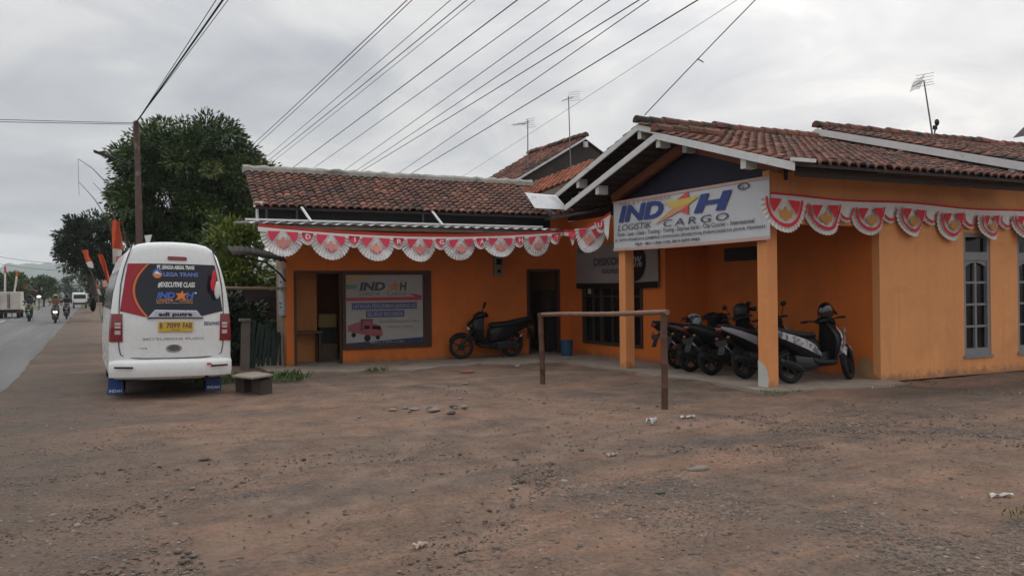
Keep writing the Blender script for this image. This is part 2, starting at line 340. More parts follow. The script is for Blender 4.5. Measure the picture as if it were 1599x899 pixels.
# gravel: far more stones than one could count
def blobs(n_, pos, size, flat=.6):
    t = (1+5**.5)/2
    base = np.array([(-1,t,0),(1,t,0),(-1,-t,0),(1,-t,0),(0,-1,t),(0,1,t),(0,-1,-t),(0,1,-t),(t,0,-1),(t,0,1),(-t,0,-1),(-t,0,1)])/1.9
    fa = np.array([(0,11,5),(0,5,1),(0,1,7),(0,7,10),(0,10,11),(1,5,9),(5,11,4),(11,10,2),(10,7,6),(7,1,8),(3,9,4),(3,4,2),(3,2,6),(3,6,8),(3,8,9),(4,9,5),(2,4,11),(6,2,10),(8,6,7),(9,8,1)])
    sc = size[:,None,None]*RNG.uniform(.6, 1.3, (n_, 12, 1))*np.stack([RNG.uniform(.7,1.4,n_), RNG.uniform(.7,1.4,n_), RNG.uniform(.4,.8,n_)*flat/.6], -1)[:,None,:]
    th = RNG.uniform(0, 2*PI, n_); c_, s_ = np.cos(th)[:,None], np.sin(th)[:,None]
    v = base[None]*sc; v = np.stack([v[...,0]*c_-v[...,1]*s_, v[...,0]*s_+v[...,1]*c_, v[...,2]], -1)
    v = v + pos[:,None,:]
    return v.reshape(-1,3), (fa[None]+np.arange(n_)[:,None,None]*12).reshape(-1,3), np.repeat(RNG.uniform(0,1,n_), 20)
def pat(x, y): return np.sin(x*1.1+.6*y+1)+np.sin(1.9*y-.7*x)+.8*np.sin(2.7*x+1.4*y+2)+.6*np.sin(4.4*x-3.1*y)
NG = 46000
d = 3.6+RNG.uniform(0, 1, NG*5)**1.5*17; lat = RNG.uniform(-.68, .68, NG*5)*d
px_ = d*Fv.x+lat*Rv.x; py_ = d*Fv.y+lat*Rv.y
wgt = np.clip(pat(px_, py_)*.28+.16, .07, 1)*np.where((px_ > 3.2) & (py_ < 8.5), 2.0, .45)
wgt = np.where(px_ < .6, np.maximum(wgt*.8, .4), wgt)
wgt = np.where((px_ > -1.15) & (py_ < 16.2) & ~((px_ > 9.2) & (py_ > 9.5)), wgt, 0)
keep = np.where(RNG.uniform(0, 1, NG*5) < wgt)[0][:NG]; px_, py_ = px_[keep], py_[keep]; k = len(keep)
sz = np.clip(RNG.lognormal(-5.05, .55, k), .0035, .030)*np.clip(1.1-.03*py_, .7, 1)
V, F, T = blobs(k, np.stack([px_, py_, gz(px_, py_)+sz*.0], -1), sz)
GRAV = M('gravel_stone', (.16,.14,.12), .9, .25, 30, tint=[(0,(.075,.056,.045)),(.5,(.135,.100,.079)),(.9,(.175,.137,.111)),(1,(.30,.25,.21))])
o = npmesh('gravel', V, F, GRAV, tint=T); o['kind'] = 'stuff'

# far hills and the air between
def hill(name, y0, depth, fn, x0, x1, nx_, col):
    xs = np.linspace(x0, x1, nx_); ts = np.linspace(0, 1, 14); v = []
    for t in ts:
        for x in xs: v.append((x, y0+depth*t, -1+max(0, fn(x))*math.sin(t*PI/2)*(1+.05*math.sin(x*.11+t*7))))
    i = np.arange(14*nx_).reshape(14, nx_); F = np.stack([i[:-1,:-1], i[:-1,1:], i[1:,1:], i[1:,:-1]], -1).reshape(-1,4)
    return struct(npmesh(name, v, F, M(name+'_green', col, .95, .4, .05), smooth=True))
hill('mountain', 2400, 440, lambda x: 100+20*math.sin(x*.0098+1.1)+10*math.sin(x*.026+.4)+4*math.sin(x*.087)+(x+130)*.02, -1500, 900, 260, (.045,.065,.04))
hill('hill', 1150, 260, lambda x: 21+4.6*math.sin(x*.022+2.2)+2.5*math.sin(x*.073)+1.3*math.sin(x*.25)+max(0,(x+33)*.06), -570, 350, 220, (.04,.06,.03))
hz = MB().box(-3000, 3000, -3000, 3000, -3, 150).build('haze', None); hz['kind'] = 'stuff'
hm = bpy.data.materials.new('air'); nt, n, l = nodes(hm); n.remove(n['Principled BSDF']); pv = n.new('ShaderNodeVolumePrincipled')
pv.inputs['Color'].default_value = (.88,.93,1,1); pv.inputs['Density'].default_value = .00027; pv.inputs['Anisotropy'].default_value = .3
l.new(pv.outputs[0], n['Material Output'].inputs['Volume']); hz.data.materials.append(hm)

# ------------------------------------------------------------------ foliage
def leaf_mesh(cent, dirs, length, width, droop=.5):
    """two-triangle folded leaves at cent pointing along dirs"""
    k = len(cent); d = dirs/np.linalg.norm(dirs, axis=1, keepdims=True); d[:,2] -= droop*RNG.uniform(.3,1,k); d /= np.linalg.norm(d, axis=1, keepdims=True)
    r = RNG.normal(size=(k,3)); s = np.cross(d, r); s /= np.linalg.norm(s, axis=1, keepdims=True)+1e-9; nrm = np.cross(s, d)
    L = (length*RNG.uniform(.6,1.25,k))[:,None]; Wd = (width*RNG.uniform(.7,1.25,k))[:,None]
    p0 = cent; p1 = cent+d*L*.45+s*Wd*.5+nrm*Wd*.12; p2 = cent+d*L; p3 = cent+d*L*.45-s*Wd*.5+nrm*Wd*.12
    V = np.stack([p0,p1,p2,p3],1).reshape(-1,3); F = (np.array([(0,1,2),(0,2,3)])[None]+np.arange(k)[:,None,None]*4).reshape(-1,3)
    return V, F
def crown_pts(c, r, nclump, per, cr, flat=.2, lo=-1):
    """leaf clumps spread through an ellipsoid, thicker towards the outside"""
    P, D, T = [], [], []
    while len(P) < nclump:
        u = RNG.normal(size=3); u /= np.linalg.norm(u); 
        if u[2] < lo: continue
        q = RNG.uniform(.35, 1)**.45*RNG.uniform(.86, 1.1); cc = np.array(c)+u*np.array(r)*q
        e = RNG.normal(size=(per,3)); e /= np.linalg.norm(e,axis=1,keepdims=True); rad = cr*RNG.uniform(.6,1.25)
        pt = cc+e*np.array([1,1,.75])*rad*RNG.uniform(.25,1,per)[:,None]**.6
        P.append(pt); D.append(e+u*.6+np.array([0,0,.15])); T.append(np.clip(RNG.normal(.45,.24)+RNG.normal(0,.1,per),0,1))
    return np.concatenate(P), np.concatenate(D), np.concatenate(T)
def leafmat(name, pts):
    m = M(name, pts[1][1], .5, .2, 4, tint=pts, spec=.35); return m
LEAF = leafmat('mango_leaf', [(0,(.026,.048,.018)),(.5,(.060,.102,.030)),(.85,(.12,.17,.048)),(1,(.28,.20,.065))])
LEAF_D = leafmat('dark_leaf', [(0,(.012,.024,.012)),(.5,(.024,.042,.018)),(1,(.05,.08,.03))])
LEAF_Y = leafmat('bright_leaf', [(0,(.04,.065,.012)),(.5,(.10,.145,.022)),(1,(.22,.25,.04))])
BARK = M('bark', (.075,.055,.042), .95, .35, 6, 30, .8)
def tree(label, group, base, h, c, r, ncl, per, cr, ll, lw, leaf, trunk=.2, kind='broadleaf_tree', droop=.5, limbs=6):
    t = thing(kind, label, 'tree', base, group)
    P, D, T = crown_pts(c, r, ncl, per, cr); V, F = leaf_mesh(P, D, ll, lw, droop)
    npmesh('crown', V, F, leaf, t, tint=np.repeat(T, 2))
    m = MB(); b0 = Vector(base); top = Vector((c[0], c[1], c[2]-r[2]*.25)); mid = (b0+top)/2+Vector((random.uniform(-.15,.15),random.uniform(-.15,.15),0))
    m.tube([b0-Vector((0,0,.2)), b0+Vector((0,0,.3)), mid, top], [trunk*1.35, trunk, trunk*.8, trunk*.5], 10); m.build('trunk', BARK, t, True)
    m = MB()
    for i in range(limbs):
        a = i*2*PI/limbs+random.uniform(-.3,.3); e = Vector((c[0]+r[0]*.75*math.cos(a), c[1]+r[1]*.75*math.sin(a), c[2]+random.uniform(-.25,.6)*r[2]))
        s0 = mid.lerp(top, random.uniform(.1,.9)); m.tube([s0, s0.lerp(e,.5)+Vector((0,0,.1*r[2])), e], [trunk*.45, trunk*.28, trunk*.08], 7)
    m.build('limb', BARK, t, True)
    return t
tree('large round dense mango tree rising behind the white minibus', None, (2.9,30.4,0), 7.6, (3.12,30.4,5.1), (2.5,2.4,2.45), 300, 270, .52, .17, .062, LEAF, .24, 'mango_tree', .55)
tree('darker ragged roadside tree beyond the mango tree, leaning towards the road', None, (.5,60,0), 7.4, (.1,60,4.9), (2.0,1.9,2.1), 90, 170, .55, .26, .10, LEAF_D, .2, 'roadside_tree')
for i, (lab, x, y, zc, rx, rz) in enumerate([
    ('tall dim green tree at the far left edge of the road', -10.6, 105, 3.0, 2.2, 2.3), ('shaggy green tree right of the leaning left flagpoles', -8.0, 108, 2.6, 1.6, 1.6),
    ('low bushy tree between the flagpoles and the far dark round tree', -8.3, 128, 2.5, 1.7, 1.6), ('dark round-headed tree standing over the far shops', -6.1, 142, 2.9, 1.45, 1.5),
    ('hazy tree closing the view at the road end', -3.2, 210, 3.4, 2.4, 3.2), ('hazy wide tree just right of the road end', 1.3, 200, 4.2, 2.8, 4.0), ('tall dark tree on the right verge beyond the flags', 1.1, 110, 3.4, 1.7, 3.0), ('dim tree between the road end and the right verge', -6.5, 230, 3.0, 3.0, 2.6)]):
    tree(lab, 'trees far along the road', (x,y,0), zc+rz, (x,y,zc), (rx,rx,rz), 34, 70, .62, .45, .2, [LEAF_D, LEAF][i % 2], .14, 'roadside_tree', .4, 4)
def shrub(name, label, cat, c, r, ncl, per, cr, ll, lw, leaf, group=None, stems=7):
    t = thing(name, label, cat, (c[0], c[1], 0), group)
    P, D, T = crown_pts(c, r, ncl, per, cr); V, F = leaf_mesh(P, D, ll, lw, .25); npmesh('foliage', V, F, leaf, t, tint=np.repeat(T, 2))
    m = MB()
    for i in range(stems):
        a = random.uniform(0, 2*PI); m.tube([(c[0]+.08*math.cos(a), c[1]+.08*math.sin(a), -.05), (c[0]+r[0]*.5*math.cos(a), c[1]+r[1]*.5*math.sin(a), c[2])], [.025, .01], 6)
    m.build('stem', BARK, t); return t
shrub('leafy_shrub', 'bright yellow-green shrub between the minibus and the shop roof', 'shrub', (3.35,23,2.25), (1.0,.9,1.25), 70, 110, .34, .17, .07, LEAF_Y)
shrub('leafy_shrub', 'low dark bush in the gap between the minibus and the shop end', 'shrub', (2.85,20.3,.80), (.85,.5,.85), 50, 100, .3, .15, .07, LEAF_D)
shrub('leafy_shrub', 'dark overgrown shrub filling the gap behind the brick wall', 'shrub', (3.1,25.6,1.5), (1.5,.8,1.4), 50, 90, .4, .2, .09, LEAF_D)
def weeds(label, x, y, r, k, h, yel=False):
    t = np.zeros(k); a = RNG.uniform(0, 2*PI, k); q = r*RNG.uniform(0, 1, k)**.6; c = np.stack([x+q*np.cos(a)*1.5, y+q*np.sin(a), gz(x+q*np.cos(a)*1.5, y+q*np.sin(a))], -1)
    d = np.stack([RNG.normal(0,.5,k), RNG.normal(0,.5,k), np.ones(k)], -1); V, F = leaf_mesh(c, d, h, h*.22, 0)
    V = V - np.array([x, y, 0]); o = npmesh('weed_clump', V, F, LEAF_Y if yel else LEAF, tint=np.repeat(RNG.uniform(.1,.9,k), 2)); o.location = (x, y, .02); tag(o, label, 'weeds', 'weeds along the building edges'); o['kind'] = 'stuff'
weeds('low weeds and dry leaves at the foot of the near pillar', 9.25, 9.72, .30, 120, .055)
weeds('thin weeds along the foot of the front wall corner', 12.0, 9.72, .5, 110, .05)
weeds('weeds growing beside the stone bench, left end of the shop', 3.1, 15.7, .32, 200, .19)
weeds('grass under the stone bench behind the minibus', 2.2, 15.9, .4, 260, .16)
weeds('small weed tuft in the apron edge below the window poster', 5.05, 16.3, .16, 60, .12)
weeds('dry grass tuft in the gravel at the lower right of the lot', 5.86, 3.78, .12, 36, .05, True)
weeds('flat weeds beside the apron in front of the blue bucket', 8.2, 15.9, .4, 80, .04)
# ------------------------------------------------------------------ roofs
def tile_roof(name, parent, mat, P, U, V, tw=.19, course=.22, mask=None, lift=.032, jit=.02):
    P, U, V = Vector(P), Vector(U), Vector(V); N = U.cross(V).normalized()
    if N.z < 0: N = -N
    nu, nv = max(1, round(U.length/tw)), max(1, round(V.length/course)); m = MB(); u, v = U/nu, V/nv; A = 6
    prof = [lift*(math.sin(2*PI*a/A-.9)*.9+.35*math.sin(4*PI*a/A)) for a in range(A+1)]
    for j in range(nv):
        for i in range(nu):
            c = P+u*(i+.5)+v*(j+.5)
            if mask and not mask(c): continue
            dj = random.gauss(0, jit*1.6); du = random.gauss(0, jit*.6); up = random.gauss(0, .005); sk = random.gauss(0, jit)
            lo, hi, sk_ = [], [], []
            for a in range(A+1):
                q = P+u*(i+du+a/A*1.06)
                b = q+v*(j+dj+sk*(a/A-.5)*4)+N*(prof[a]+.045+up); lo.append(b); hi.append(q+v*(j+1.12+dj)+N*(prof[a]+.012)); sk_.append(b-N*.028)
            vs_ = lo+hi+sk_; k = A+1
            t = min(1, max(0, random.gauss(.45, .24)))
            m.add(vs_, [(a, a+1, k+a+1, k+a) for a in range(A)]+[(2*k+a, 2*k+a+1, a+1, a) for a in range(A)], t)
    return m.build(name, mat, parent, tint=True)
def ridge_caps(name, parent, mat, a, b, r=.11, seg=.33, up=.03):
    a, b = Vector(a), Vector(b); d = b-a; k = max(2, round(d.length/seg)); m = MB(); dn = d.normalized(); s = dn.cross(Vector((0,0,1))).normalized(); w_ = s.cross(dn)
    for i in range(k):
        p0 = a+d*(i/k); p1 = a+d*((i+1.12)/k); t = min(1, max(0, random.gauss(.45,.22))); r0 = r*random.uniform(.95,1.08); h = random.gauss(0,.008)
        rings = [[p+w_*(h+up)+s*rr*math.cos(PI*q/8)+w_*rr*.85*math.sin(PI*q/8)-(w_*.03 if q in (0,8) else Vector()) for q in range(9)] for p, rr in ((p0, r0*1.12), (p1, r0*.9))]
        o = len(m.t); m.loft(rings); m.t[o:] = [t]*(len(m.t)-o)
    return m.build(name, mat, parent, tint=True)
def under(name, parent, quad, mat=UNDER, th=.05, dz=-.02):
    q = [Vector(p)+Vector((0,0,dz)) for p in quad]; m = MB(); m.prism(q, (0,0,-th)); return m.build(name, mat, parent)
def battens(parent, P, U, V, n_, sec=.035):
    """roof battens under a slope, running along U"""
    P, U, V = Vector(P), Vector(U), Vector(V); m = MB()
    for i in range(n_): a = P+V*((i+.5)/n_)-Vector((0,0,.10)); m.bar(a, a+U, sec, .05)
    return m.build('batten', WOODD, parent)
sl_ = .30
def zr(y): return 3.40+sl_*(y-9.1)            # near slope of the house roof
GLASS = M('dark_glass', (.008,.008,.009), .14, .2, 3, spec=.22)
FRAME_G = M('grey_window_paint', (.21,.205,.21), .6, .12, 6)
NAVY = M('navy_tarpaulin', (.020,.022,.045), .7, .25, 3)
INT = M('interior_orange', (.55,.22,.07), .8, .15, 2)
FLOORM = M('interior_tile_floor', (.28,.26,.24), .4, .15, 5)

house = thing('orange_house', 'orange house with carport, tiled gable roofs and two pillars, right half', 'house', (11.85, 10.05, 0))
m = MB()
t_ = .15
m.box(10.75, 10.90, 14.5, 15.31, 0, 3.3).box(10.75, 10.90, 17.82, 18.65, 0, 3.3).box(10.75, 10.90, 15.31, 17.82, 0, .31).box(10.75, 10.90, 15.31, 17.82, 2.02, 3.3)
m.box(10.90, 11.85, 14.5, 14.65, 0, 3.4)
m.box(11.85, 12.0, 10.2, 14.65, 0, 3.5)
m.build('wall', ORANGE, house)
m = MB()
def holes(m, y0, y1, x0, x1, z0, z1, hs):
    """a wall along X with rectangular openings, butted from boxes"""
    x = x0
    for a, b, c, d in hs:
        m.box(x, a, y0, y1, z0, z1); m.box(a, b, y0, y1, z0, c); m.box(a, b, y0, y1, d, z1); x = b
    m.box(x, x1, y0, y1, z0, z1)
holes(m, 10.05, 10.2, 11.85, 24, 0, 3.5, [(13.98,14.72,.345,2.54), (15.50,16.24,.345,2.54), (18.2,18.94,.345,2.54)])
m.box(9.45, 11.85, 10.05, 10.2, 2.60, 3.42)
m.build('front_wall', ORANGE2, house)
m = MB(); m.box(24-.15, 24, 10.2, 19, 0, 3.5).box(12, 24, 18.85, 19, 0, 3.5).build('back_wall', INT, house)
m = MB(); m.box(9.49, 9.71, 10.2, 14.42, 3.05, 3.28).build('beam', ORANGE, house)
for y in (10.17, 14.12):
    p = MB().box(9.49, 9.71, y, y+.22, 0, 3.05 if y > 12 else 2.60).build('pillar', PILLARM, house, bevel=.014)
    if y < 12:   # bare plaster where the paint has come off the foot
        q = [(.0,.0),(.15,.0),(.165,.12),(.15,.24),(.11,.33),(.05,.39),(.0,.42)]
        shape(p, q, lambda u, v: (9.486, y+.2199-u*1.45, .04+v), M('bare_plaster', (.50,.49,.46), .85, .12, 8), 'bare_patch')
pl = [(0,.0),(.42,.0),(.42,.25),(.36,.33),(.25,.36),(.14,.33),(.08,.2),(0,.08)]
shape(house, pl, lambda u, v: (11.846, 10.62-u, .045+v), M('patched_plaster', (.36,.20,.10), .85, .2, 6), 'plaster_patch')
# windows on the front wall: grey frame, two by four panes under a transom
def win(x0):
    f = MB(); x1 = x0+.74; y0, y1 = 10.085, 10.165
    f.box(x0, x0+.075, y0-.02, y1, .345, 2.54).box(x1-.075, x1, y0-.02, y1, .345, 2.54).box(x0+.075, x1-.075, y0-.02, y1, .345, .47).box(x0+.075, x1-.075, y0-.02, y1, 2.47, 2.54).box(x0+.075, x1-.075, y0-.02, y1, 2.05, 2.20)
    f.box(x0+.075+.27, x0+.075+.32, y0, y1-.01, .47, 2.05)
    for z in (.86, 1.255, 1.65): f.box(x0+.075, x0+.345, y0+.004, y1-.014, z-.02, z+.02).box(x0+.395, x1-.075, y0+.004, y1-.014, z-.02, z+.02)
    w_ = f.build('window', FRAME_G, house)
    g_ = MB(); g_.box(x0+.07, x1-.07, 10.13, 10.14, .46, 2.48).build('pane', GLASS, w_)
    a = MB()
    for s, e in ((x0+.075, x0+.345), (x0+.395, x1-.075)):   # shallow arch over the top panes
        pts = [(s, y0-.002, 2.06)]+[(s+(e-s)*i/8, y0-.002, 1.93+.08*math.sin(PI*(i/8*.5+(0 if s == x0+.075 else .5)))) for i in range(9)]+[(e, y0-.002, 2.06)]
        a.prism(pts, (0, .05, 0))
    a.build('arch_trim', FRAME_G, w_)
    s = MB(); s.box(x0-.03, x1+.03, 10.02, 10.085, .30, .345).build('sill', FRAME_G, w_)
win(13.98); win(15.50)
# wide dark wooden window beside the shop door
f = MB(); X0, X1 = 10.72, 10.84
for y in (15.31, 16.10, 16.95, 17.75): f.box(X0, X1, y, y+.07, .31, 2.02)
for z in (.31, .98, 1.42, 1.95):
    for a, b in ((15.38,16.10),(16.17,16.95),(17.02,17.75)): f.box(X0+(.0 if z in (.31,1.95) else .02), X1-.01, a, b, z, z+(.07 if z in (.31,1.95) else .035))
for y in (15.72, 16.55, 17.38): f.box(X0+.025, X1-.015, y-.015, y+.015, .38, 1.95)
ww = f.build('window', WOODD, house); MB().box(10.80, 10.81, 15.33, 17.80, .33, 2.0).build('pane', GLASS, ww)
MB().box(10.782, 10.790, 17.50, 17.64, 1.50, 1.86).build('paper', M('paper_note', (.45,.44,.42), .8), ww)
# louvred opening high on the carport wall
f = MB(); f.box(11.81, 11.85, 12.7, 13.9, 2.15, 2.42); ve = f.build('vent', M('vent_dark', (.03,.028,.03), .6), house)
m = MB()
for z in (2.20, 2.26, 2.32, 2.38): m.box(11.785, 11.812, 12.74, 13.86, z-.006, z+.012)
m.build('slat', DARKM, ve)
# roof of the house: one long near slope, stepped up at the right; a lower gable comes forward over the carport
XS = 14.9; XE = 24.5
msk = lambda c: (c.x > 10.0 or c.y < 12.27)
tile_roof('roof', house, TILE_OLD, (8.95, 9.08, zr(9.08)), (XS-8.95, 0, 0), (0, 14.3-9.08, sl_*(14.3-9.08)), mask=msk)
under('roof_deck', house, [(8.99,9.12,zr(9.12)),(10.0,9.12,zr(9.12)),(10.0,12.25,zr(12.25)),(8.99,12.25,zr(12.25))])
under('roof_deck', house, [(10.0,9.12,zr(9.12)),(XS,9.12,zr(9.12)),(XS,14.3,zr(14.3)),(10.0,14.3,zr(14.3))])
zc, zm = zr(12.27), zr(14.3)
tile_roof('carport_roof', house, TILE_OLD, (10.6, 15.55, zc-sl_*3.28), (-1.65, 0, 0), (0, -3.28, sl_*3.28))
under('roof_deck', house, [(8.99,12.25,zc),(10.6,12.25,zc),(10.6,15.5,zc-sl_*3.25),(8.99,15.5,zc-sl_*3.25)])
tile_roof('far_roof', house, TILE_OLD, (XS, 19.3, zm-sl_*5.0), (10.0-XS, 0, 0), (0, -5.0, sl_*5.0), course=.3)
under('roof_deck', house, [(10.0,14.3,zm),(XS,14.3,zm),(XS,19.25,zm-sl_*4.95),(10.0,19.25,zm-sl_*4.95)])
zs = .27
tile_roof('step_roof', house, TILE_OLD, (XS, 9.08, zr(9.08)+zs), (XE-XS, 0, 0), (0, 14.3-9.08, sl_*(14.3-9.08)))
under('roof_deck', house, [(XS+.03,9.12,zr(9.12)+zs),(XE,9.12,zr(9.12)+zs),(XE,14.3,zm+zs),(XS+.03,14.3,zm+zs)])
under('roof_deck', house, [(XS+.03,14.3,zm+zs),(XE,14.3,zm+zs),(XE,19.25,zm+zs-1.68),(XS+.03,19.25,zm+zs-1.68)])
ridge_caps('ridge_cap', house, TILE_OLD, (9.92,14.3,zm+.03), (XS,14.3,zm+.03))
ridge_caps('ridge_cap', house, TILE_OLD, (8.9,12.27,zc+.03), (10.3,12.27,zc+.03))
ridge_caps('ridge_cap', house, TILE_OLD, (XS-.05,14.3,zm+zs+.03), (XE,14.3,zm+zs+.03))
battens(house, (8.99,12.3,zc-.02), (1.6,0,0), (0,3.2,-sl_*3.2), 12)
battens(house, (10.02,14.35,zm-.02), (1.2,0,0), (0,4.9,-sl_*4.9), 18)
BRD = M('white_barge_board', (.62,.62,.61), .6, .1, 4, dirt=((.22,.20,.18), 3, .6, .8))
def board(a, b, h=.12, t=.03):
    a, b = Vector(a), Vector(b); m = MB(); dz = Vector((0,0,-h)); m.prism([a, b, b+dz, a+dz], (-t,0,0)); return m.build('barge_board', BRD, house)
board((8.96,12.27,zc-.005), (8.96,9.02,zc-.005-sl_*3.25)); board((8.96,12.27,zc-.005), (8.96,15.5,zc-.005-sl_*3.23))
board((9.99,14.3,zm-.03), (9.99,18.2,zm-.03-sl_*3.9)); board((9.99,14.3,zm-.03), (9.99,13.2,zm-.03-sl_*1.1))
board((XS,14.3,zm+zs-.02), (XS,9.25,zm+zs-.02-sl_*5.05), .15); board((XS,14.3,zm+zs-.02), (XS,16,zm+zs-.02-sl_*1.7), .15)
PURL = M('white_purlin_end', (.55,.55,.53), .7, .1, 6)
for x, y, z, h in ((8.975,12.27,zc-.19,.15),(8.975,14.3,zr(12.27)-sl_*2.03-.18,.17),(8.975,10.1,zr(10.1)-.18,.19),(9.3,11.95,zc-.28,.2),(10.0,14.3,zm-.22,.2),(10.0,16.75,zm-sl_*2.45-.2,.2),(XS+.01,14.2,zm+zs-.24,.18),(XS+.01,12.1,zr(12.1)+zs-.24,.14),(XS+.01,9.75,zr(9.75)+zs-.25,.17)):
    MB().box(x, x+.22, y-.06, y+.06, z-h/2, z+h/2).build('purlin', PURL, house)
m = MB(); m.box(9.3, XS, 9.34, 9.37, 3.23, 3.36).build('eave_shade_board', WOODD, house)  # dark boards put in for the shadow band under the eaves
m = MB(); m.box(XS+.02, XE, 9.34, 9.37, 3.53, 3.66).build('eave_shade_board', WOODD, house)
MB().box(8.9, 9.35, 9.0, 9.05, zr(9.05)+.0, zr(9.05)+.05).build('eave_trim', BRD, house)
# gable infill: navy sheeting behind red-brown raking beams
MB().prism([(9.75,10.0,3.28),(9.75,14.5,3.28),(9.75,14.5,3.40),(9.75,12.27,zc-.16),(9.75,10.0,3.50)], (.03,0,0)).build('gable_sheet', NAVY, house)
m = MB()
for a, b in (((9.55,12.3,zc-.22),(9.55,14.6,zc-.22-sl_*2.3)), ((9.55,12.2,zc-.22),(9.55,9.9,zc-.22-sl_*2.3))): m.bar(a, b, .10, .17)
m.build('raking_beam', WOODR, house)
MB().prism([(10.45,12.3,4.3),(10.45,17.9,3.5),(10.45,14.3,zm-.1)], (.04,0,0)).build('gable_sheet', NAVY, house)
MB().prism([(XS+.12,9.4,3.4),(XS+.12,18.5,3.4),(XS+.12,14.3,zm+zs-.08)], (.05,0,0)).build('gable_sheet', M('step_gable_board', (.10,.10,.105), .8, .2, 3), house)
m = MB(); m.tube([(9.9,16.6,3.4),(9.7,16.5,3.66),(9.6,16.4,3.45)], .008, 5); m.tube([(9.9,16.2,3.5),(9.65,16.1,3.75),(9.55,16.05,3.5)], .008, 5); m.tube([(9.9,15.9,3.55),(9.68,15.85,3.78),(9.5,15.9,3.52)], .008, 5)
m.build('loose_cable', M('grey_cable', (.35,.35,.34), .6), house)

# low wing with the counter window
wing = thing('shop_wing', 'low orange shop wing with tiled roof and long awning, left half', 'shop', (3.76, 18.5, 0))
m = MB()
holes(m, 18.5, 18.65, 3.76, 10.75, 0, 3.0, [(3.92,4.98,.0,2.08),(4.98,7.06,.33,2.08),(9.56,10.48,.0,2.12)])
m.box(9.12, 9.56, 18.42, 18.5, .0, .42).box(9.0, 10.75, 18.5, 18.65, 3.0, 3.6)
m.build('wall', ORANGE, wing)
OLDP = M('old_plaster', (.30,.20,.13), .9, .2, 2, 40, .4, dirt=((.13,.10,.08), 1.4, .5, .7))
m = MB(); m.box(3.76, 3.9, 18.65, 19.55, 0, 3.3).box(3.9, 4.5, 19.40, 19.55, 0, 3.3).box(4.5, 4.62, 19.40, 22.15, 0, 3.3).box(4.5, 10.9, 22.15, 22.3, 0, 3.3).build('side_wall', OLDP, wing)
MB().box(7.2, 7.3, 18.65, 22.15, 0, 2.9).build('partition', INT, wing)
MB().box(3.9, 4.5, 18.65, 19.4, 2.7, 2.76).box(4.62, 10.75, 18.65, 22.15, 2.7, 2.76).build('ceiling', M('ceiling_board', (.35,.33,.3), .8), wing)
MB().box(3.9, 10.75, 18.651, 22.149, .036, .045).build('floor', FLOORM, wing)
MB().box(3.901,3.912,18.66,19.385,.046,2.69).box(3.912,4.62,19.384,19.399,.046,2.69).box(4.621,4.632,19.401,21.89,.046,2.69).build('inner_wall', INT, wing)
m = MB(); m.box(4.633,7.199, 21.9,22.149, .05,2.69).box(7.301,10.74,21.9,22.149,.05,2.69).build('inner_wall', INT, wing)
DBR = M('dark_brown_frame', (.055,.025,.016), .6, .25, 8)
m = MB(); m.box(4.98,5.05,18.46,18.66,.33,2.08).box(6.86,7.06,18.46,18.66,.33,2.08).box(5.05,6.86,18.46,18.66,1.99,2.08).box(5.05,6.86,18.46,18.66,.33,.42).build('window_frame', DBR, wing)
m = MB(); m.box(3.92,3.98,18.49,18.6,.036,2.08).box(4.93,4.98,18.52,18.6,.036,2.08).box(3.98,4.93,18.49,18.6,2.02,2.08).build('doorway_frame', DBR, wing)
m = MB(); m.box(9.56,9.63,18.47,18.6,.036,2.12).box(10.41,10.48,18.47,18.6,.036,2.12).box(9.63,10.41,18.47,18.6,2.05,2.12).build('door_frame', DBR, wing)
MB().box(10.75, 10.85, 18.66, 22.15, 0, 3.0).build('end_wall', INT, wing)

tile_roof('roof', wing, TILE, (2.85,17.0,3.30), (6.55,0,0), (.18,2.2,.98), tw=.17, course=.195, jit=.022, lift=.026)
under('roof_deck', wing, [(2.9,17.04,3.31),(9.7,17.04,3.31),(9.7,19.2,4.27),(3.1,19.2,4.27)])
under('roof_deck', wing, [(4.3,19.25,4.25),(9.7,19.25,4.25),(9.7,22.5,3.0),(4.3,22.5,3.0)])
m = MB(); rings = []
for i in range(61):
    x = 3.0+i*.118; r_ = .10+.012*math.sin(i*1.9)+.014*(i % 3 == 0)+random.gauss(0,.005)
    rings.append([(x, 19.2+r_*1.15*math.cos(PI*q/8), 4.28+.02+r_*math.sin(PI*q/8)+(-.06 if q in (0,8) else 0)) for q in range(9)])
m.loft(rings).build('ridge_cap', RIDGEC, wing)
tile_roof('valley_tiles', wing, TILE_OLD, (9.42,16.95,3.30), (.02,-2.0,.05), (.75,.1,.20), jit=.06)
MB().prism([(9.3,17.1,3.23),(9.45,15.0,3.27),(10.2,15.0,3.45),(10.2,17.2,3.45)], (0,0,-.05)).build('valley_board', WOODD, wing)
m = MB(); m.prism([(8.90,17.22,3.80),(9.72,17.22,3.77),(9.88,16.95,3.44),(8.99,16.95,3.45)], (.0,.06,.03)).build('valley_sheet', GALV, wing)
MB().box(2.95, 9.6, 17.35, 17.4, 2.95, 3.28).build('eave_panel', M('black_tarpaulin', (.014,.014,.017), .55, .3, 3), wing)
aw = []; NX = 240
for i in range(NX+1):
    x = 2.68+6.85*i/NX; h = .020*math.sin(2*PI*x/.235)
    for y, z in ((16.74, 2.965), (17.6, 3.02), (18.49, 3.08)): aw.append((x, y, z+h))
F = [(i*3+j, (i+1)*3+j, (i+1)*3+j+1, i*3+j+1) for i in range(NX) for j in range(2)]
a = npmesh('awning_sheet', aw, F, GALV, wing, smooth=True); md = a.modifiers.new('thick', 'SOLIDIFY'); md.thickness = .008
MB().box(2.66, 9.1, 16.78, 16.83, 3.0, 3.035).build('awning_rail', WHITE, wing)
MB().box(2.95, 9.5, 16.86, 16.90, 2.86, 2.93).build('awning_beam', M('beige_beam', (.30,.25,.20), .8, .2), wing)
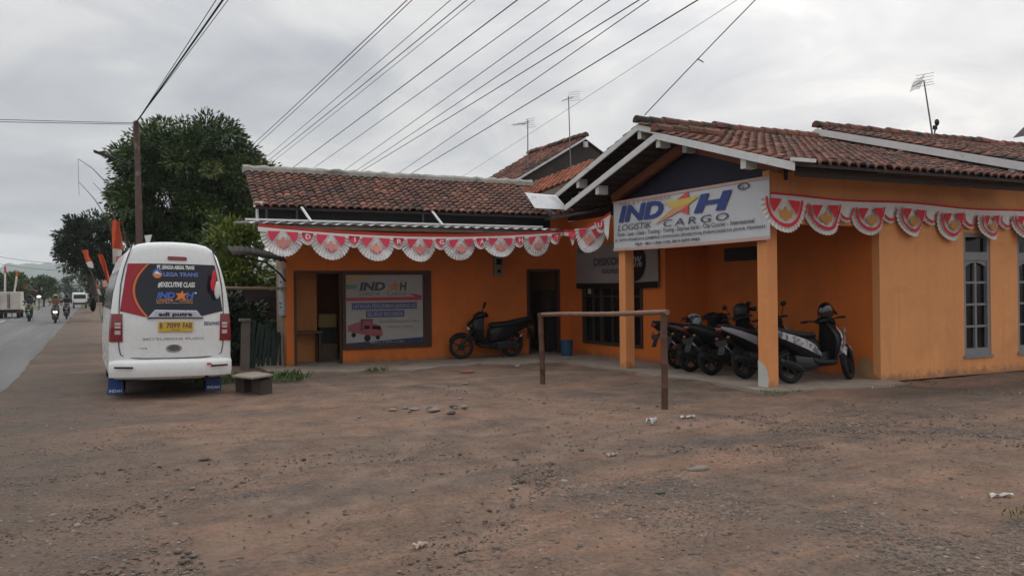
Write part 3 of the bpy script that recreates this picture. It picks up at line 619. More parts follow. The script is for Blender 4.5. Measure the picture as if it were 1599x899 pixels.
for x in (3.15, 3.75, 6.45): MB().box(x-.02, x+.02, 17.3, 17.34, 3.0, 3.32).build('awning_post', M('grey_post', (.16,.16,.17), .6), wing)
for x in (3.83, 6.60): MB().bar((x-.06,16.98,3.30), (x+.07,16.73,3.0), .045, .03).build('awning_strut', WHITE, wing)
m = MB(); m.box(2.95,2.99,17.28,17.34,2.99,3.36).box(2.9,3.06,17.1,17.3,3.3,3.4).build('roof_corner_trim', WHITE, wing)

# house behind with the bare gable, and the orange-tiled lean-to in front of it
rear = thing('rear_house', 'brown gabled house behind the shop, two aerials at its roof', 'house', (14.6, 24, 0))
sa = 1.79/3.03
tile_roof('roof', rear, TILE_OLD, (11.45,28,4.74), (0,-4.0,0), (3.2,0,1.89), course=.28)
under('roof_deck', rear, [(11.45,24.05,4.74),(11.45,28,4.74),(14.63,28,6.62),(14.63,24.05,6.62)]); under('roof_deck', rear, [(14.63,24.05,6.62),(14.63,28,6.62),(17.6,28,4.9),(17.6,24.05,4.9)])
ridge_caps('ridge_cap', rear, TILE_OLD, (14.63,23.95,6.65), (14.63,28,6.65))
MB().prism([(11.8,24.1,0),(17.4,24.1,0),(17.4,24.1,4.9),(14.63,24.1,6.5),(11.8,24.1,4.85)], (0,.2,0)).build('gable_wall', M('bare_gable', (.050,.040,.036), .9, .3, 2), rear)
m = MB(); m.prism([(11.6,24.0,4.83),(14.63,24.0,6.60),(14.63,24.0,6.53),(11.6,24.0,4.76)], (0,-.03,0)).build('barge_board', BRD, rear)
MB().box(14.55,14.68,23.9,24.0,6.27,6.45).build('purlin', PURL, rear)
lean = thing('lean_to', 'lean-to with bright orange-red tiles squeezed behind the gable board', 'lean-to', (12, 22, 0))
BRIGHT = M('bright_clay_tile', (.30,.10,.055), .88, .3, 4, 50, .5, dirt=((.08,.045,.035), 2, .55, .72), tint=[(0,(.16,.06,.04)),(.5,(.30,.10,.055)),(1,(.42,.15,.08))])
tile_roof('roof', lean, BRIGHT, (10.95,21.5,4.17), (3.2,0,1.25), (.1,1.5,.28), tw=.2, course=.22)
MB().prism([(10.95,21.55,2.6),(14.2,21.55,2.6),(14.1,21.55,5.36),(10.95,21.55,4.12)], (0,.12,0)).build('wall', M('grey_cement_wall', (.24,.20,.165), .9, .25, 2, 40, .5), lean)
MB().prism([(11.05,23.0,4.40),(14.2,23.0,5.63),(14.2,23.0,3),(11.05,23.0,3)], (0,.1,0)).build('back_wall', OLDP, lean)
nb = thing('neighbour_house', 'dark eave corner of a taller house, far right edge', 'house', (33, 20, 0))
MB().prism([(30.5,19.9,7.0),(31.6,19.9,7.75),(33.4,19.9,8.95),(36.5,19.9,6.9),(36.4,19.9,6.72),(33.4,19.9,8.7),(31.7,19.9,7.55)], (0,-1.6,0)).build('roof', UNDER, nb)
MB().box(32.2,35.8,18.5,19.7,0,7.2).build('wall', OLDP, nb)

# low things at the left end of the shop
bw = thing('brick_wall', 'old unplastered brick wall in the gap left of the shop', 'wall', (3.3,21.2,0))
bm_ = bpy.data.materials.new('old_brick'); nt, n, l = nodes(bm_); b = n['Principled BSDF']; co = n.new('ShaderNodeTexCoord').outputs['Object']
mp = n.new('ShaderNodeMapping'); l.new(co, mp.inputs[0]); mp.inputs['Rotation'].default_value = (R(90),0,0)
bt = n.new('ShaderNodeTexBrick'); l.new(mp.outputs[0], bt.inputs[0]); bt.inputs['Scale'].default_value = 1; bt.inputs['Brick Width'].default_value = .22; bt.inputs['Row Height'].default_value = .075; bt.inputs['Mortar Size'].default_value = .01
bt.inputs['Color1'].default_value = (.060,.026,.019,1); bt.inputs['Color2'].default_value = (.026,.016,.014,1); bt.inputs['Mortar'].default_value = (.020,.018,.016,1)
dn = noise(nt, co, 2.5, 6, .7); rd = ramp(nt, [(.45,(0,0,0)),(.65,(1,1,1))]); l.new(dn.outputs[0], rd.inputs[0]); l.new(mixc(nt, math_(nt,'MULTIPLY',rd.outputs[0],.4), bt.outputs[0], (.024,.022,.017)), b.inputs['Base Color']); b.inputs['Roughness'].default_value = .95
MB().prism([(1.6,21.2,0),(4.49,21.2,0),(4.49,21.2,1.66),(3.2,21.2,1.70),(3.1,21.2,1.55),(2.6,21.2,1.5),(2.5,21.2,1.3),(1.6,21.2,1.25)], (0,.12,0)).build('brickwork', bm_, bw)
m = MB(); m.cyl((2.3,18.2,1.72),(3.74,18.35,1.70),.032,.03,9); o = m.build('bamboo_pole', M('dry_bamboo', (.26,.20,.12), .6, .2, 8), None, True); tag(o, 'horizontal bamboo pole running from behind the minibus to the shop', 'pole')
m = MB(); m.obox((2.92,18.6,.5),(.17,.16,1.02),(0,R(2),0)).box(2.80,3.03,18.48,18.72,1.01,1.07); o = m.build('concrete_post', M('rough_cement_post', (.17,.145,.125), .95, .25, 5, 30, .6), None, bevel=.01); tag(o, 'short rough concrete post with a flat cap behind the stone bench', 'post')
gf = thing('green_fence', 'low green slatted fence panels leaning by the shop corner', 'fence', (3.3,18.9,0))
GRN = M('faded_green_paint', (.026,.048,.038), .7, .25, 5)
for i in range(8):
    x = 3.05+i*.085; h = 1.02-.045*i+random.uniform(-.03,.03); MB().obox((x+.06, 18.85+random.uniform(-.03,.03), h/2),(.07,.02,h),(R(4),R(4+random.uniform(-3,4)),0)).build('slat', GRN, gf)
MB().bar((3.03,18.9,.62),(3.74,18.9,.5),.03,.05).build('rail', GRN, gf)
m = MB(); m.tube([(3.63,18.32,0),(3.62,18.3,.5),(3.64,18.31,1.0)],.018,7); o = m.build('white_pipe', M('pvc_pipe', (.2,.2,.19), .6), None, True); tag(o, 'thin pale pipe standing at the shop corner beside the green fence', 'pipe')
sb = thing('stone_bench', 'low bench of a flat pale slab on rough blocks, right of the minibus', 'bench', (2.35,14.2,0))
MB().prism([(2.02,14.2,.26),(2.25,13.7,.26),(2.62,13.95,.27),(2.46,14.62,.27),(2.2,14.6,.26)], (0,0,.035)).build('slab', M('pale_slab', (.25,.21,.17), .9, .15, 6, 40, .5), sb, bevel=.008)
for x, y, sc_ in ((2.46,14.06,1.0),(2.24,14.4,.8)): MB().obox((x,y,.11),(.26*sc_,.20,.25),(R(4),R(-5),R(35))).build('block', M('dark_block', (.07,.055,.045), .95, .3, 6), sb, bevel=.012)
cs = thing('rusty_canopy', 'small rusty sheet canopy on a bent strut at the shop end', 'canopy', (3.2,18.4,2.3))
rp = []
for i in range(31):
    x = 2.62+1.1*i/30
    for y, z in ((18.1,2.40),(18.9,2.62)): rp.append((x, y, z-.20*max(0,(x-2.9))*.9-.05*max(0,2.85-x)+.015*math.sin(x*2*PI/.12)))
F = [(i*2, i*2+2, i*2+3, i*2+1) for i in range(30)]
a = npmesh('sheet', rp, F, M('rusty_sheet', (.045,.034,.028), .85, .35, 6), cs, smooth=True); a.modifiers.new('thick','SOLIDIFY').thickness = .01
MB().tube([(2.75,18.2,2.36),(3.3,18.25,2.25),(3.6,18.3,2.0),(3.72,18.35,1.85)], .022, 7).build('strut', WOODD, cs, True)
nbd = thing('notice_board', 'narrow grey notice board on the side wall at the shop end', 'notice board', (3.7,18.9,1.2))
MB().box(3.70,3.755,18.55,19.0,1.12,2.12).build('board', M('grey_board', (.36,.37,.38), .7, .2, 9), nbd)
for y0,y1,z0,z1 in ((18.60,18.72,1.62,1.74),(18.64,18.84,1.82,1.86),(18.70,18.92,1.36,1.40),(18.66,18.9,1.28,1.31)): MB().box(3.696,3.70,y0,y1,z0,z1).build('notice', M('notice_print', (.06,.06,.08), .8), nbd)
mt = thing('electricity_meter', 'grey electricity meter box on the orange wall, above the parked scooter', 'meter', (8.77,18.5,1.95))
MB().box(8.66,8.88,18.40,18.5,1.94,2.42).build('case', M('meter_case', (.20,.17,.14), .6), mt, bevel=.01); MB().box(8.70,8.84,18.39,18.40,2.22,2.36).build('glass', GLASS, mt); MB().box(8.73,8.81,18.388,18.40,2.03,2.10).build('dial', GLASS, mt)
# inside the two doorways
dk = thing('counter_desk', 'dim desk inside the left doorway', 'desk', (4.3,19.0,.05))
MB().box(3.95,4.65,18.95,19.35,.70,.75).build('top', M('desk_wood', (.09,.05,.03), .5), dk)
for x in (3.98,4.57):
    for y in (18.97,19.28): MB().box(x,x+.05,y,y+.05,.045,.70).build('leg', DBR, dk)
cb_ = M('yellow_carton', (.34,.25,.09), .8, .15); 
o = MB().box(4.78,5.15,19.6,20.0,.045,.42).build('carton', M('brown_carton', (.20,.14,.09), .8), None, bevel=.006); tag(o, 'brown carton at the bottom of the stack in the left doorway', 'carton', 'cartons stacked in the doorway')
o = MB().box(4.75,5.12,19.62,19.98,.42,.80).build('carton', M('black_carton', (.03,.03,.03), .6), None, bevel=.006); tag(o, 'black box between the brown and yellow cartons in the left doorway', 'carton', 'cartons stacked in the doorway')
o = MB().box(4.72,5.14,19.60,20.0,.80,1.10).build('carton', cb_, None, bevel=.006); tag(o, 'yellow carton on top of the stack in the left doorway', 'carton', 'cartons stacked in the doorway')
cp = thing('cupboard', 'dark cupboard inside the right doorway', 'cupboard', (10.54,19.2,.05))
MB().box(10.34,10.74,18.9,19.55,.045,1.6).build('cabinet', M('cupboard_wood', (.03,.02,.018), .5), cp, bevel=.008); MB().box(10.325,10.34,18.92,19.21,.1,1.56).build('door', DBR, cp); MB().box(10.325,10.34,19.24,19.53,.1,1.56).build('door', DBR, cp)
# ------------------------------------------------------------------ bunting
def bun_frame(C, ud, nd):
    C, ud, nd = Vector(C), Vector(ud).normalized(), Vector(nd).normalized()
    return lambda u, v, e=0.: C+ud*u+Vector((0,0,1))*v+nd*e
def fan(fm, Rr, H, pleat=.014, n_=40, r0=0., r1=1., e=0.):
    m = MB(); vs_ = []; K = 5
    for k in range(K+1):
        q = r0+(r1-r0)*k/K
        for i in range(n_+1):
            a = PI+PI*i/n_; pl_ = pleat*(1 if i % 2 else -1)*max(0,(q-.62))/.38
            jag = 1+(.018*(1 if i % 2 else -1) if q > .98 else 0)
            vs_.append(fm(Rr*q*jag*math.cos(a), H*q*jag*math.sin(a), e+pl_+.03*math.sin(a*3)*q))
    F = [(k*(n_+1)+i, k*(n_+1)+i+1, (k+1)*(n_+1)+i+1, (k+1)*(n_+1)+i) for k in range(K) for i in range(n_)]
    return m.add(vs_, F)
CREST = [(0,-.42),(.10,-.36),(.15,-.25),(.24,-.30),(.34,-.18),(.38,.02),(.30,.10),(.26,-.02),(.18,.06),(.12,.0),(.09,.12),(.05,.20),(-.04,.2),(-.09,.12),(-.12,.0),(-.18,.06),(-.26,-.02),(-.30,.10),(-.38,.02),(-.34,-.18),(-.24,-.30),(-.15,-.25),(-.10,-.36)]
def pennant(root, C, ud, nd, Rr, H, style, sq=1.0, skew=0.0):
    wob = random.uniform(-.16,.16); ud = Vector(ud)+Vector(nd)*wob; nd = Vector(nd)-Vector(ud)*wob; Rr *= random.uniform(.95,1.04); H *= random.uniform(.94,1.06); skew += random.uniform(-.05,.05); cur = random.uniform(.0,.09); ph = random.uniform(0,6)
    f0 = bun_frame(C, ud, nd); fm = (lambda u, v, e=0.: f0(u*sq, v+skew*u, e+cur*(v/H)**2*1.0+.018*math.sin(v*14+u*5+ph)*(-v/H)))
    p = fan(fm, Rr, H).build('pennant', CLOTHS if style == 'faded' else CLOTHW, root)
    red = CLOTHP if style == 'faded' else CLOTHR
    m = MB()
    for s in (-1, 1): m.poly([fm(s*.12*Rr, -.03*H, .052), fm(s*.68*Rr, -.03*H, .052), fm(s*.64*Rr, -.26*H, .052), fm(s*.50*Rr, -.45*H, .052)])
    m.build('red_corner', red, p)
    m = MB(); m.poly([fm(x*Rr*.85, (y*.72-.50+.12)*H, .056) for x, y in CREST]); m.build('crest', PINKISH if style == 'faded' else GOLD, p)
    if style == 'faded':
        m = MB()
        for k in range(7):
            a = PI+PI*(k+1)/8; m.add([fm(Rr*.34*math.cos(a+d)*r_, H*(-.40)+H*.30*math.sin(a+d)*r_, .054) for d, r_ in ((-.12,.86),(.12,.86),(.12,1),(-.12,1))], [(0,1,2,3)])
        m.build('garland', CLOTHP, p)
    else:
        m = fan(fm, Rr, H, 0, 30, .74, .84, .044); m.build('red_arc', CLOTHR, p)
    return p
def small_pennant(root, C, ud, nd, Rr, H, style, ch=None, sq=1.0, skew=0.0):
    f0 = bun_frame(C, ud, nd); fm = (lambda u, v, e=0.: f0(u*sq, v+skew*u, e))
    p = fan(fm, Rr, H, .010, 20).build('small_pennant', CLOTHW, root)
    if style == 'faded':
        fan(fm, Rr*.72, H*.70, 0, 16, 0, 1, .046).build('red_field', CLOTHP, p)
        if ch: text(p, ch, ((-.05,-.52*H,.05,-.12*H) if ch != 'I' else (-.014,-.52*H,.014,-.12*H)), lambda u, v: fm(u, v, .082), CLOTHW, bold=.03)
    else: fan(fm, Rr, H, 0, 16, .70, .86, .034).build('red_arc', CLOTHR, p)
    return p
def band(root, pts, nd, h, mat, name, up=0):
    pts = [Vector(p) for p in pts]; nd = Vector(nd); m = MB(); k = len(pts)
    vs_ = [p+Vector((0,0,up)) for p in pts]+[p+Vector((0,0,up-h)) for p in pts]
    m.add(vs_, [(i,i+1,k+i+1,k+i) for i in range(k-1)]); return m.build(name, mat, root)
b1 = thing('bunting', 'faded pink-red and silver scalloped bunting along the awning of the low wing', 'bunting', (2.9,16.70,2.9), 'independence day buntings')
def sag(x): q = (x-2.87)/(9.55-2.87); return 2.93-.60*q*(1-q)+.03*q
pts = [(x, 16.66, sag(x)) for x in np.linspace(2.87, 9.55, 50)]
band(b1, pts, (0,-1,0), .07, M('band_old_red', (.40,.045,.03), .85, .15, 5), 'red_band'); band(b1, [(x, y-.004, z) for x, y, z in pts], (0,-1,0), .085, CLOTHW, 'white_band', -.062)
LET = 'DIRGAHAYU'; sx = 3.33
for i in range(7):
    x = sx+i*.925; sk = (sag(x+.1)-sag(x-.1))/.2; q = 1 if i < 6 else .86
    pennant(b1, (x, 16.648-.01*(i % 2), sag(x)-.10), (1,0,0), (0,-1,0), .415*q, .50-.012*i, 'faded', skew=sk)
    if i < 6:
        xs_ = x+.465; small_pennant(b1, (xs_, 16.62, sag(xs_)-.10), (1,0,0), (0,-1,0), .155, .235, 'faded', LET[i], skew=sk)
small_pennant(b1, (9.33,16.62,sag(9.33)-.08), (1,-.2,0), (0,-1,0), .17, .24, 'faded', 'Y', .8, .15)
# the slack twisted end that climbs to the sign
P0, P1 = Vector((9.55,16.62,2.96)), Vector((9.37,14.42,3.16)); b2 = thing('bunting', 'short twisted end of bunting hanging between the wing and the large sign', 'bunting', tuple(P0), 'independence day buntings')
pts = [P0.lerp(P1, q)+Vector((0,0,-.16*math.sin(q*PI)*(1-q*.5))) for q in np.linspace(0,1,16)]
band(b2, pts, (-1,0,0), .07, CLOTHR, 'red_band'); band(b2, [p+Vector((-.004,0,0)) for p in pts], (-1,0,0), .08, CLOTHW, 'white_band', -.06)
ud = (P1-P0).normalized(); nd = Vector((-1,-.12,0)).normalized()
def bp(q): return P0.lerp(P1, q)+Vector((-.02,0,-.16*math.sin(q*PI)*(1-q*.5)-.09))
pennant(b2, bp(.60), (.62,-.78,0), (-.78,-.62,0), .36, .52, 'faded', 1, -.05); small_pennant(b2, bp(.84), (.5,-.86,0), (-.86,-.5,0), .17, .24, 'faded', 'U', 1, .1)
m = MB()
m.add([bp(.12)+Vector((0,0,.02)), bp(.36)+Vector((0,0,.02)), bp(.30)+Vector((-.05,0,-.16)), bp(.24)+Vector((-.03,0,-.27)), bp(.16)+Vector((.02,0,-.15))], [(0,1,2,3,4)]); m.build('folded_pennant', CLOTHW, b2)
m = MB(); m.add([bp(.14)+Vector((-.03,0,.02)), bp(.34)+Vector((-.03,0,.02)), bp(.29)+Vector((-.075,0,-.12)), bp(.2)+Vector((-.04,0,-.12))], [(0,1,2,3)]); m.build('red_field', CLOTHP, b2)
m = MB(); m.add([bp(.88), bp(1.0), bp(1.0)+Vector((-.04,0,-.42)), bp(.95)+Vector((.0,0,-.46)), bp(.93)+Vector((-.05,0,-.3))], [(0,1,2,3,4)]); m.build('folded_pennant', CLOTHW, b2)
# the newer one across the front wall
b3 = thing('bunting', 'bright red and white scalloped bunting with gold crests along the front wall', 'bunting', (9.5,10.0,3.0), 'independence day buntings')
def sg(x): return 3.075-.012*(x-9.45)-.035*math.sin((x-9.45)*1.0)**2
pts = [(x, 10.0, sg(x)) for x in np.linspace(9.43, 19.5, 60)]
band(b3, pts, (0,-1,0), .045, CLOTHR, 'red_band'); band(b3, [(x, y-.004, z) for x, y, z in pts], (0,-1,0), .15, CLOTHW, 'white_band', -.035)
for i in range(10):
    x = 10.50+i*1.02; sk = 0
    pennant(b3, (x, 9.97, sg(x)-.12), (1,0,0), (0,-1,0), .37, .47, 'crest')
    small_pennant(b3, (x+.51, 9.985, sg(x+.51)-.13), (1,0,0), (0,-1,0), .20, .25, 'crest')
pennant(b3, (9.62, 9.93, sg(9.6)-.10), (.75,-.3,0), (-.3,-1,0), .40, .50, 'crest', .85, -.08); small_pennant(b3, (10.02,9.98,sg(10)-.13), (1,0,0), (0,-1,0), .17, .25, 'crest')

# ------------------------------------------------------------------ signs
SIGNW = M('sign_face', (.55,.56,.585), .55, .05, 2, dirt=((.44,.42,.42), 1.3, .58, .8)); BLUE = M('sign_blue', (.035,.06,.22), .6, .08); INK = M('sign_ink', (.06,.065,.09), .6, .1); REDS = M('sign_red', (.60,.09,.08), .6, .08); YEL = M('sign_yellow', (.62,.46,.10), .6, .08); OCH = M('sign_ochre', (.60,.30,.16), .6, .08); BORD = M('sign_border', (.52,.36,.30), .6, .1); FADE = M('sign_faded_red', (.42,.24,.21), .6, .1)
W_, H_ = 4.37, .985
sg_ = thing('shop_sign', 'large white sign with blue lettering and a star, mounted across the carport pillars', 'sign', (9.44,12.2,2.35))
def fs(e): return lambda t, v: (9.425-e+.012*math.sin(t*9)*math.sin(v*PI), 14.40-t*W_, 2.345+v*H_+.02*(1-t)-.015*math.sin(t*PI)*(1-v))
m = MB(); K = 30
vs_ = [fs(0)(i/K, j/4) for j in range(5) for i in range(K+1)]; m.add(vs_, [(j*(K+1)+i, j*(K+1)+i+1, (j+1)*(K+1)+i+1, (j+1)*(K+1)+i) for j in range(4) for i in range(K)])
o = m.build('face', SIGNW, sg_); o.modifiers.new('t', 'SOLIDIFY').thickness = .012
def strip(a, b, c, d, mat, name, root, f, k=24):
    mm = MB(); mm.add([f(a+(c-a)*i/k, b) for i in range(k+1)]+[f(a+(c-a)*i/k, d) for i in range(k+1)], [(i,i+1,k+2+i,k+1+i) for i in range(k)]); return mm.build(name, mat, root)
strip(0,.955,1,1,BORD,'border',sg_,fs(.016)); strip(0,0,1,.055,BORD,'border',sg_,fs(.016))
f2 = fs(.021)
text(sg_, 'PAKET EXPRESS', (.056,.885,.435,.955), f2, FADE, shear=.1)
text(sg_, 'IND', (.045,.565,.385,.885), f2, BLUE, shear=.22, bold=.045); text(sg_, 'H', (.585,.56,.81,.875), f2, BLUE, shear=.22, bold=.045)
st = shape(sg_, [(.31,.43),(.455,.71),(.56,.745),(.545,.66),(.50,.64)], f2, OCH, 'star')
shape(st, [(.385,.83),(.63,.862),(.56,.745),(.455,.71)], fs(.023), YEL, 'star_arm'); shape(st, [(.475,.845),(.55,.965),(.556,.853)], f2, REDS, 'star_arm'); shape(st, [(.495,.637),(.553,.727),(.555,.555)], fs(.024), REDS, 'star_arm')
text(sg_, 'LOGISTIK', (.037,.40,.297,.52), f2, INK, shear=.25); text(sg_, 'CARGO', (.384,.385,.787,.51), f2, INK, shear=.15, spacing=1.35)
text(sg_, 'Darat - Laut - Udara - Trucking - Towing - Express darat - City Courier - Internasional', (.035,.268,.925,.365), f2, INK, bold=.012)
text(sg_, 'JL. RAYA SIDABOWA (SAMPING LAPANGAN SIDABOWA) PURWOKERTO JAWA TENGAH', (.017,.175,.98,.24), f2, INK, bold=.018)
text(sg_, 'TELP : 0811-1320-1133, 0813-2697-9950', (.17,.078,.62,.138), f2, INK, bold=.03)
text(sg_, '®', (.838,.84,.905,.955), f2, INK, bold=.02)
# faded banner over the window
bn = thing('shop_banner', 'faded grey discount banner with a black disc and black lower edge over the dark window', 'banner', (10.7,16.3,1.6))
def fb(e): return lambda t, v: (10.695-e-.015*math.sin(t*7), 18.02-t*3.36, 1.63+v*1.02+.05*math.sin(t*PI)*(-.4)*(1-v))
m = MB(); vs_ = [fb(0)(i/20, j/3) for j in range(4) for i in range(21)]; m.add(vs_, [(j*21+i, j*21+i+1, (j+1)*21+i+1, (j+1)*21+i) for j in range(3) for i in range(20)])
m.build('face', M('banner_face', (.25,.215,.20), .7, .12, 2), bn).modifiers.new('t','SOLIDIFY').thickness = .008
strip(0,0,1,.13,BLACK,'black_edge',bn,fb(.014)); m = MB(); m.poly([fb(.014)(u,v) for u,v in circ(.745,.55,.125,.40,28)]); dc = m.build('disc', BLACK, bn)
GREYL = M('banner_grey', (.30,.28,.27), .7)
text(dc, '50%', (.665,.45,.83,.68), fb(.02), GREYL, shear=.1, bold=.02)
text(bn, 'DISKON', (.25,.52,.61,.70), fb(.014), INK, bold=.03); text(bn, 'EXPRESS', (.36,.34,.61,.44), fb(.014), INK, bold=.02); text(bn, 'INDAH', (.03,.84,.18,.94), fb(.014), INK, shear=.2, bold=.03)
# poster filling the counter window
ps = thing('window_poster', 'white courier poster with a pink truck filling the shop window', 'poster', (5.95,18.5,.42))
PW = M('poster_face', (.33,.315,.30), .6, .06, 2, dirt=((.27,.25,.235), 1.2, .5, .75)); PB = M('poster_blue', (.05,.06,.17), .6); PK = M('poster_pink', (.27,.075,.085), .6, .12, 5); PKD = M('poster_pink_dark', (.14,.03,.04), .6); PN = M('poster_navy', (.02,.028,.07), .6); PR = M('poster_red', (.36,.05,.07), .6)
def fp(e): return lambda t, v: (5.06+t*1.79, 18.478-e, .43+v*1.55)
MB().box(5.055,6.855,18.48,18.50,.425,1.985).build('face', PW, ps)
f3 = fp(.003); f4 = fp(.006); f5 = fp(.009)
text(ps, 'IND', (.17,.775,.505,.90), f3, INK, shear=.15, bold=.05); text(ps, 'H', (.69,.775,.79,.90), f3, INK, shear=.15, bold=.05)
shape(ps, [(.46,.71),(.58,.80),(.53,.86),(.61,.86),(.635,.94),(.655,.86),(.70,.855),(.66,.81),(.68,.75),(.61,.79)], f4, M('poster_star', (.42,.20,.10), .6), 'star')
text(ps, 'LOGISTIK', (.17,.705,.44,.75), f3, INK, shear=.2); text(ps, 'CARGO', (.53,.705,.78,.75), f3, INK, shear=.1, spacing=1.3)
shape(ps, [(.0,.63),(.985,.63),(.985,.70),(.80,.74),(.9,.68),(.0,.68)], f3, PR, 'red_stripe'); shape(ps, [(0,.88),(0,1),(.45,1),(.2,.93)], f3, M('poster_ochre', (.40,.27,.16), .6), 'corner_sweep')
shape(ps, [(0,.80),(.13,.81),(.14,.86),(0,.87)], f3, M('poster_green', (.12,.2,.15), .6), 'green_mark')
strip(.07,.505,.92,.60,PB,'blue_strip',ps,f3,1); strip(.25,.39,.75,.485,PB,'blue_strip',ps,f3,1)
GL_ = M('poster_light_ink', (.30,.30,.36), .6)
text(ps, 'LAYANAN PENGIRIMAN BARANG KE', (.085,.52,.905,.585), f4, GL_, bold=.01); text(ps, 'SELURUH INDONESIA', (.265,.405,.735,.47), f4, GL_, bold=.01)
text(ps, 'Express Darat, Laut, Udara', (.43,.30,.955,.345), f3, M('poster_brown', (.18,.15,.08), .6), bold=.01); text(ps, 'Trucking - Towing', (.53,.225,.86,.265), f3, MATS['poster_brown'], bold=.01)
tk = shape(ps, [(.02,.20),(.02,.28),(.18,.335),(.18,.37),(.34,.37),(.34,.30),(.44,.27),(.46,.18),(.46,.12),(.37,.11),(.24,.14)], f3, PK, 'truck_print')
shape(tk, [(.18,.20),(.18,.365),(.335,.365),(.335,.345),(.21,.345),(.21,.2)], f4, PKD, 'box_edge'); shape(tk, [(.32,.225),(.34,.275),(.43,.26),(.44,.21)], f4, GLASS, 'windscreen'); shape(tk, [(.22,.23),(.23,.275),(.305,.27),(.29,.225)], f4, GLASS, 'side_window')
for cx, cy, r_ in ((.09,.145,.03),(.265,.095,.042),(.40,.10,.028)): shape(tk, circ(cx,cy,r_,r_*1.15,16), f4, RUBBER, 'wheel')
shape(ps, [(0,0),(1,0),(1,.085),(.5,.055),(0,.03)], f3, PN, 'navy_foot'); text(ps, '0811-1320-1133', (.30,.018,.74,.045), f4, GL_, bold=.01)

# ------------------------------------------------------------------ bamboo rail, bucket
gt = thing('bamboo_rail', 'weathered bamboo rail on two posts standing in the lot before the carport', 'rail', (7.02,11.3,0))
BAM = M('weathered_bamboo', (.10,.050,.030), .65, .3, 7, dirt=((.05,.03,.022), 3, .5, .7)); BAMT = M('rail_bamboo', (.19,.105,.068), .6, .25, 7)
def bamboo(a, b, r, name, mat, k):
    a, b = Vector(a), Vector(b); pts, rs = [], []
    for i in range(k+1):
        for dq, rr in ((-.012,1.0),(0,1.13),(.012,1.0)):
            q = min(1,max(0,i/k+dq)); pts.append(a.lerp(b,q)+Vector((.006*math.sin(q*6),0,.006*math.sin(q*8)))); rs.append(r*rr)
    keep = [0]+[i for i in range(1,len(pts)) if (pts[i]-pts[i-1]).length > 1e-4]
    m = MB(); m.tube([pts[i] for i in keep], [rs[i] for i in keep], 12); return m.build(name, mat, gt, True)
bamboo((7.02,13.02,-.1),(7.0,13.02,1.20),.045,'post',BAM,4); bamboo((7.02,9.52,-.1),(7.03,9.52,1.27),.047,'post',BAM,4); bamboo((7.01,13.1,1.17),(7.03,9.44,1.275),.036,'rail',BAMT,11)
bk = thing('bucket', 'blue plastic bucket on the apron beside the shop door', 'bucket', (10.15,17.6,.035))
m = MB(); m.tube([(10.15,17.6,.035),(10.15,17.6,.37),(10.15,17.6,.40)],[.125,.155,.16],22); m.build('body', M('blue_plastic', (.02,.075,.14), .45, .1), bk, True)
m = MB(); m.tube([(10.15+.163*math.cos(a),17.6+.163*math.sin(a),.395) for a in np.linspace(0,2*PI,22,endpoint=False)],.010,6,closed=True); m.build('rim', MATS['blue_plastic'], bk, True)

# ------------------------------------------------------------------ minibus
VW = M('van_white', (.70,.70,.69), .28, .03, 1.5, spec=.5, coat=.4, dirt=((.54,.50,.46), 1.6, .62, .85))
van = thing('minibus', 'white minibus seen from behind, parked on the verge by the road', 'minibus', (1.12,14.25,0), rot=(0,R(1.1),R(.6)), world=False)
prof = [(.30,.80),(.34,.875),(.60,.885),(.95,.885),(1.30,.865),(1.60,.83),(1.85,.78),(2.05,.725),(2.2,.675),(2.31,.60),(2.375,.50),(2.405,.36),(2.42,.18),(2.425,0)]
OUT = [(w_, z) for z, w_ in prof]+[(-w_, z) for z, w_ in prof[-2::-1]]+[(-.4,.28),(0,.275),(.4,.28)]
def vy(x, z):     # the rear face: nearly flat, leaning forward above the belt line, bulging gently
    return .045*(x/.88)**2+(max(0,z-1.25)*.10)+(.02 if z < .62 else 0)*-1-.05*(1-abs(z-1.1)/1.3)
rings = []; cx_, cz_ = 0, 1.3
for t_, dy in ((.03,0),(.25,0),(.5,0),(.75,0),(.90,0),(.955,.012),(.985,.035),(1.0,.075)):
    rings.append([(x*t_, vy(x*t_, cz_+(z-cz_)*t_)+dy, cz_+(z-cz_)*t_) for x, z in OUT])
def roofcut(z, y):
    top = 2.425 if y < 4.3 else 2.425-(y-4.3)*1.15
    top = max(top, 1.02); return z if z < .95 else .95+(z-.95)*(top-.95)/(2.425-.95)
for y in (.4,1,2,3,4,4.4,4.8,5.1,5.3): rings.append([(x*(1 if y < 4.4 else 1-(y-4.4)*.12), y+vy(x,z)*.0, roofcut(z, y)) for x, z in OUT])
MB().loft(rings).build('body', VW, van, True)
def fv(e): return lambda x, z: (x, vy(x, z)-e, z)
def vpatch(root, name, mat, xs, lo, hi, e, k=14, th=.0):
    """a panel that follows the rear face between two curves lo(x), hi(x)"""
    m = MB(); vs_ = []; nn = len(xs)
    for x in xs:
        for j in range(k+1): vs_.append(fv(e)(x, lo(x)+(hi(x)-lo(x))*j/k))
    m.add(vs_, [(i*(k+1)+j, i*(k+1)+j+1, (i+1)*(k+1)+j+1, (i+1)*(k+1)+j) for i in range(nn-1) for j in range(k)]); return m.build(name, mat, root, True, local=True)
SEAM = M('panel_gap', (.07,.07,.07), .7)
def line(root, name, mat, pts, r, e=.004): return MB().tube([fv(e)(x, z) for x, z in pts], r, 5).build(name, mat, root, True, local=True)
sh = [(-.56,2.40),(-.63,2.2),(-.69,2.0),(-.735,1.75),(-.755,1.45),(-.76,1.1),(-.755,.80),(-.73,.68),(-.66,.63),(-.4,.615),(0,.61)]
line(van, 'tailgate_seam', SEAM, sh+[(-x,z) for x,z in sh[-2::-1]], .0085)
side = lambda z: .645+(2.07-z)*.135
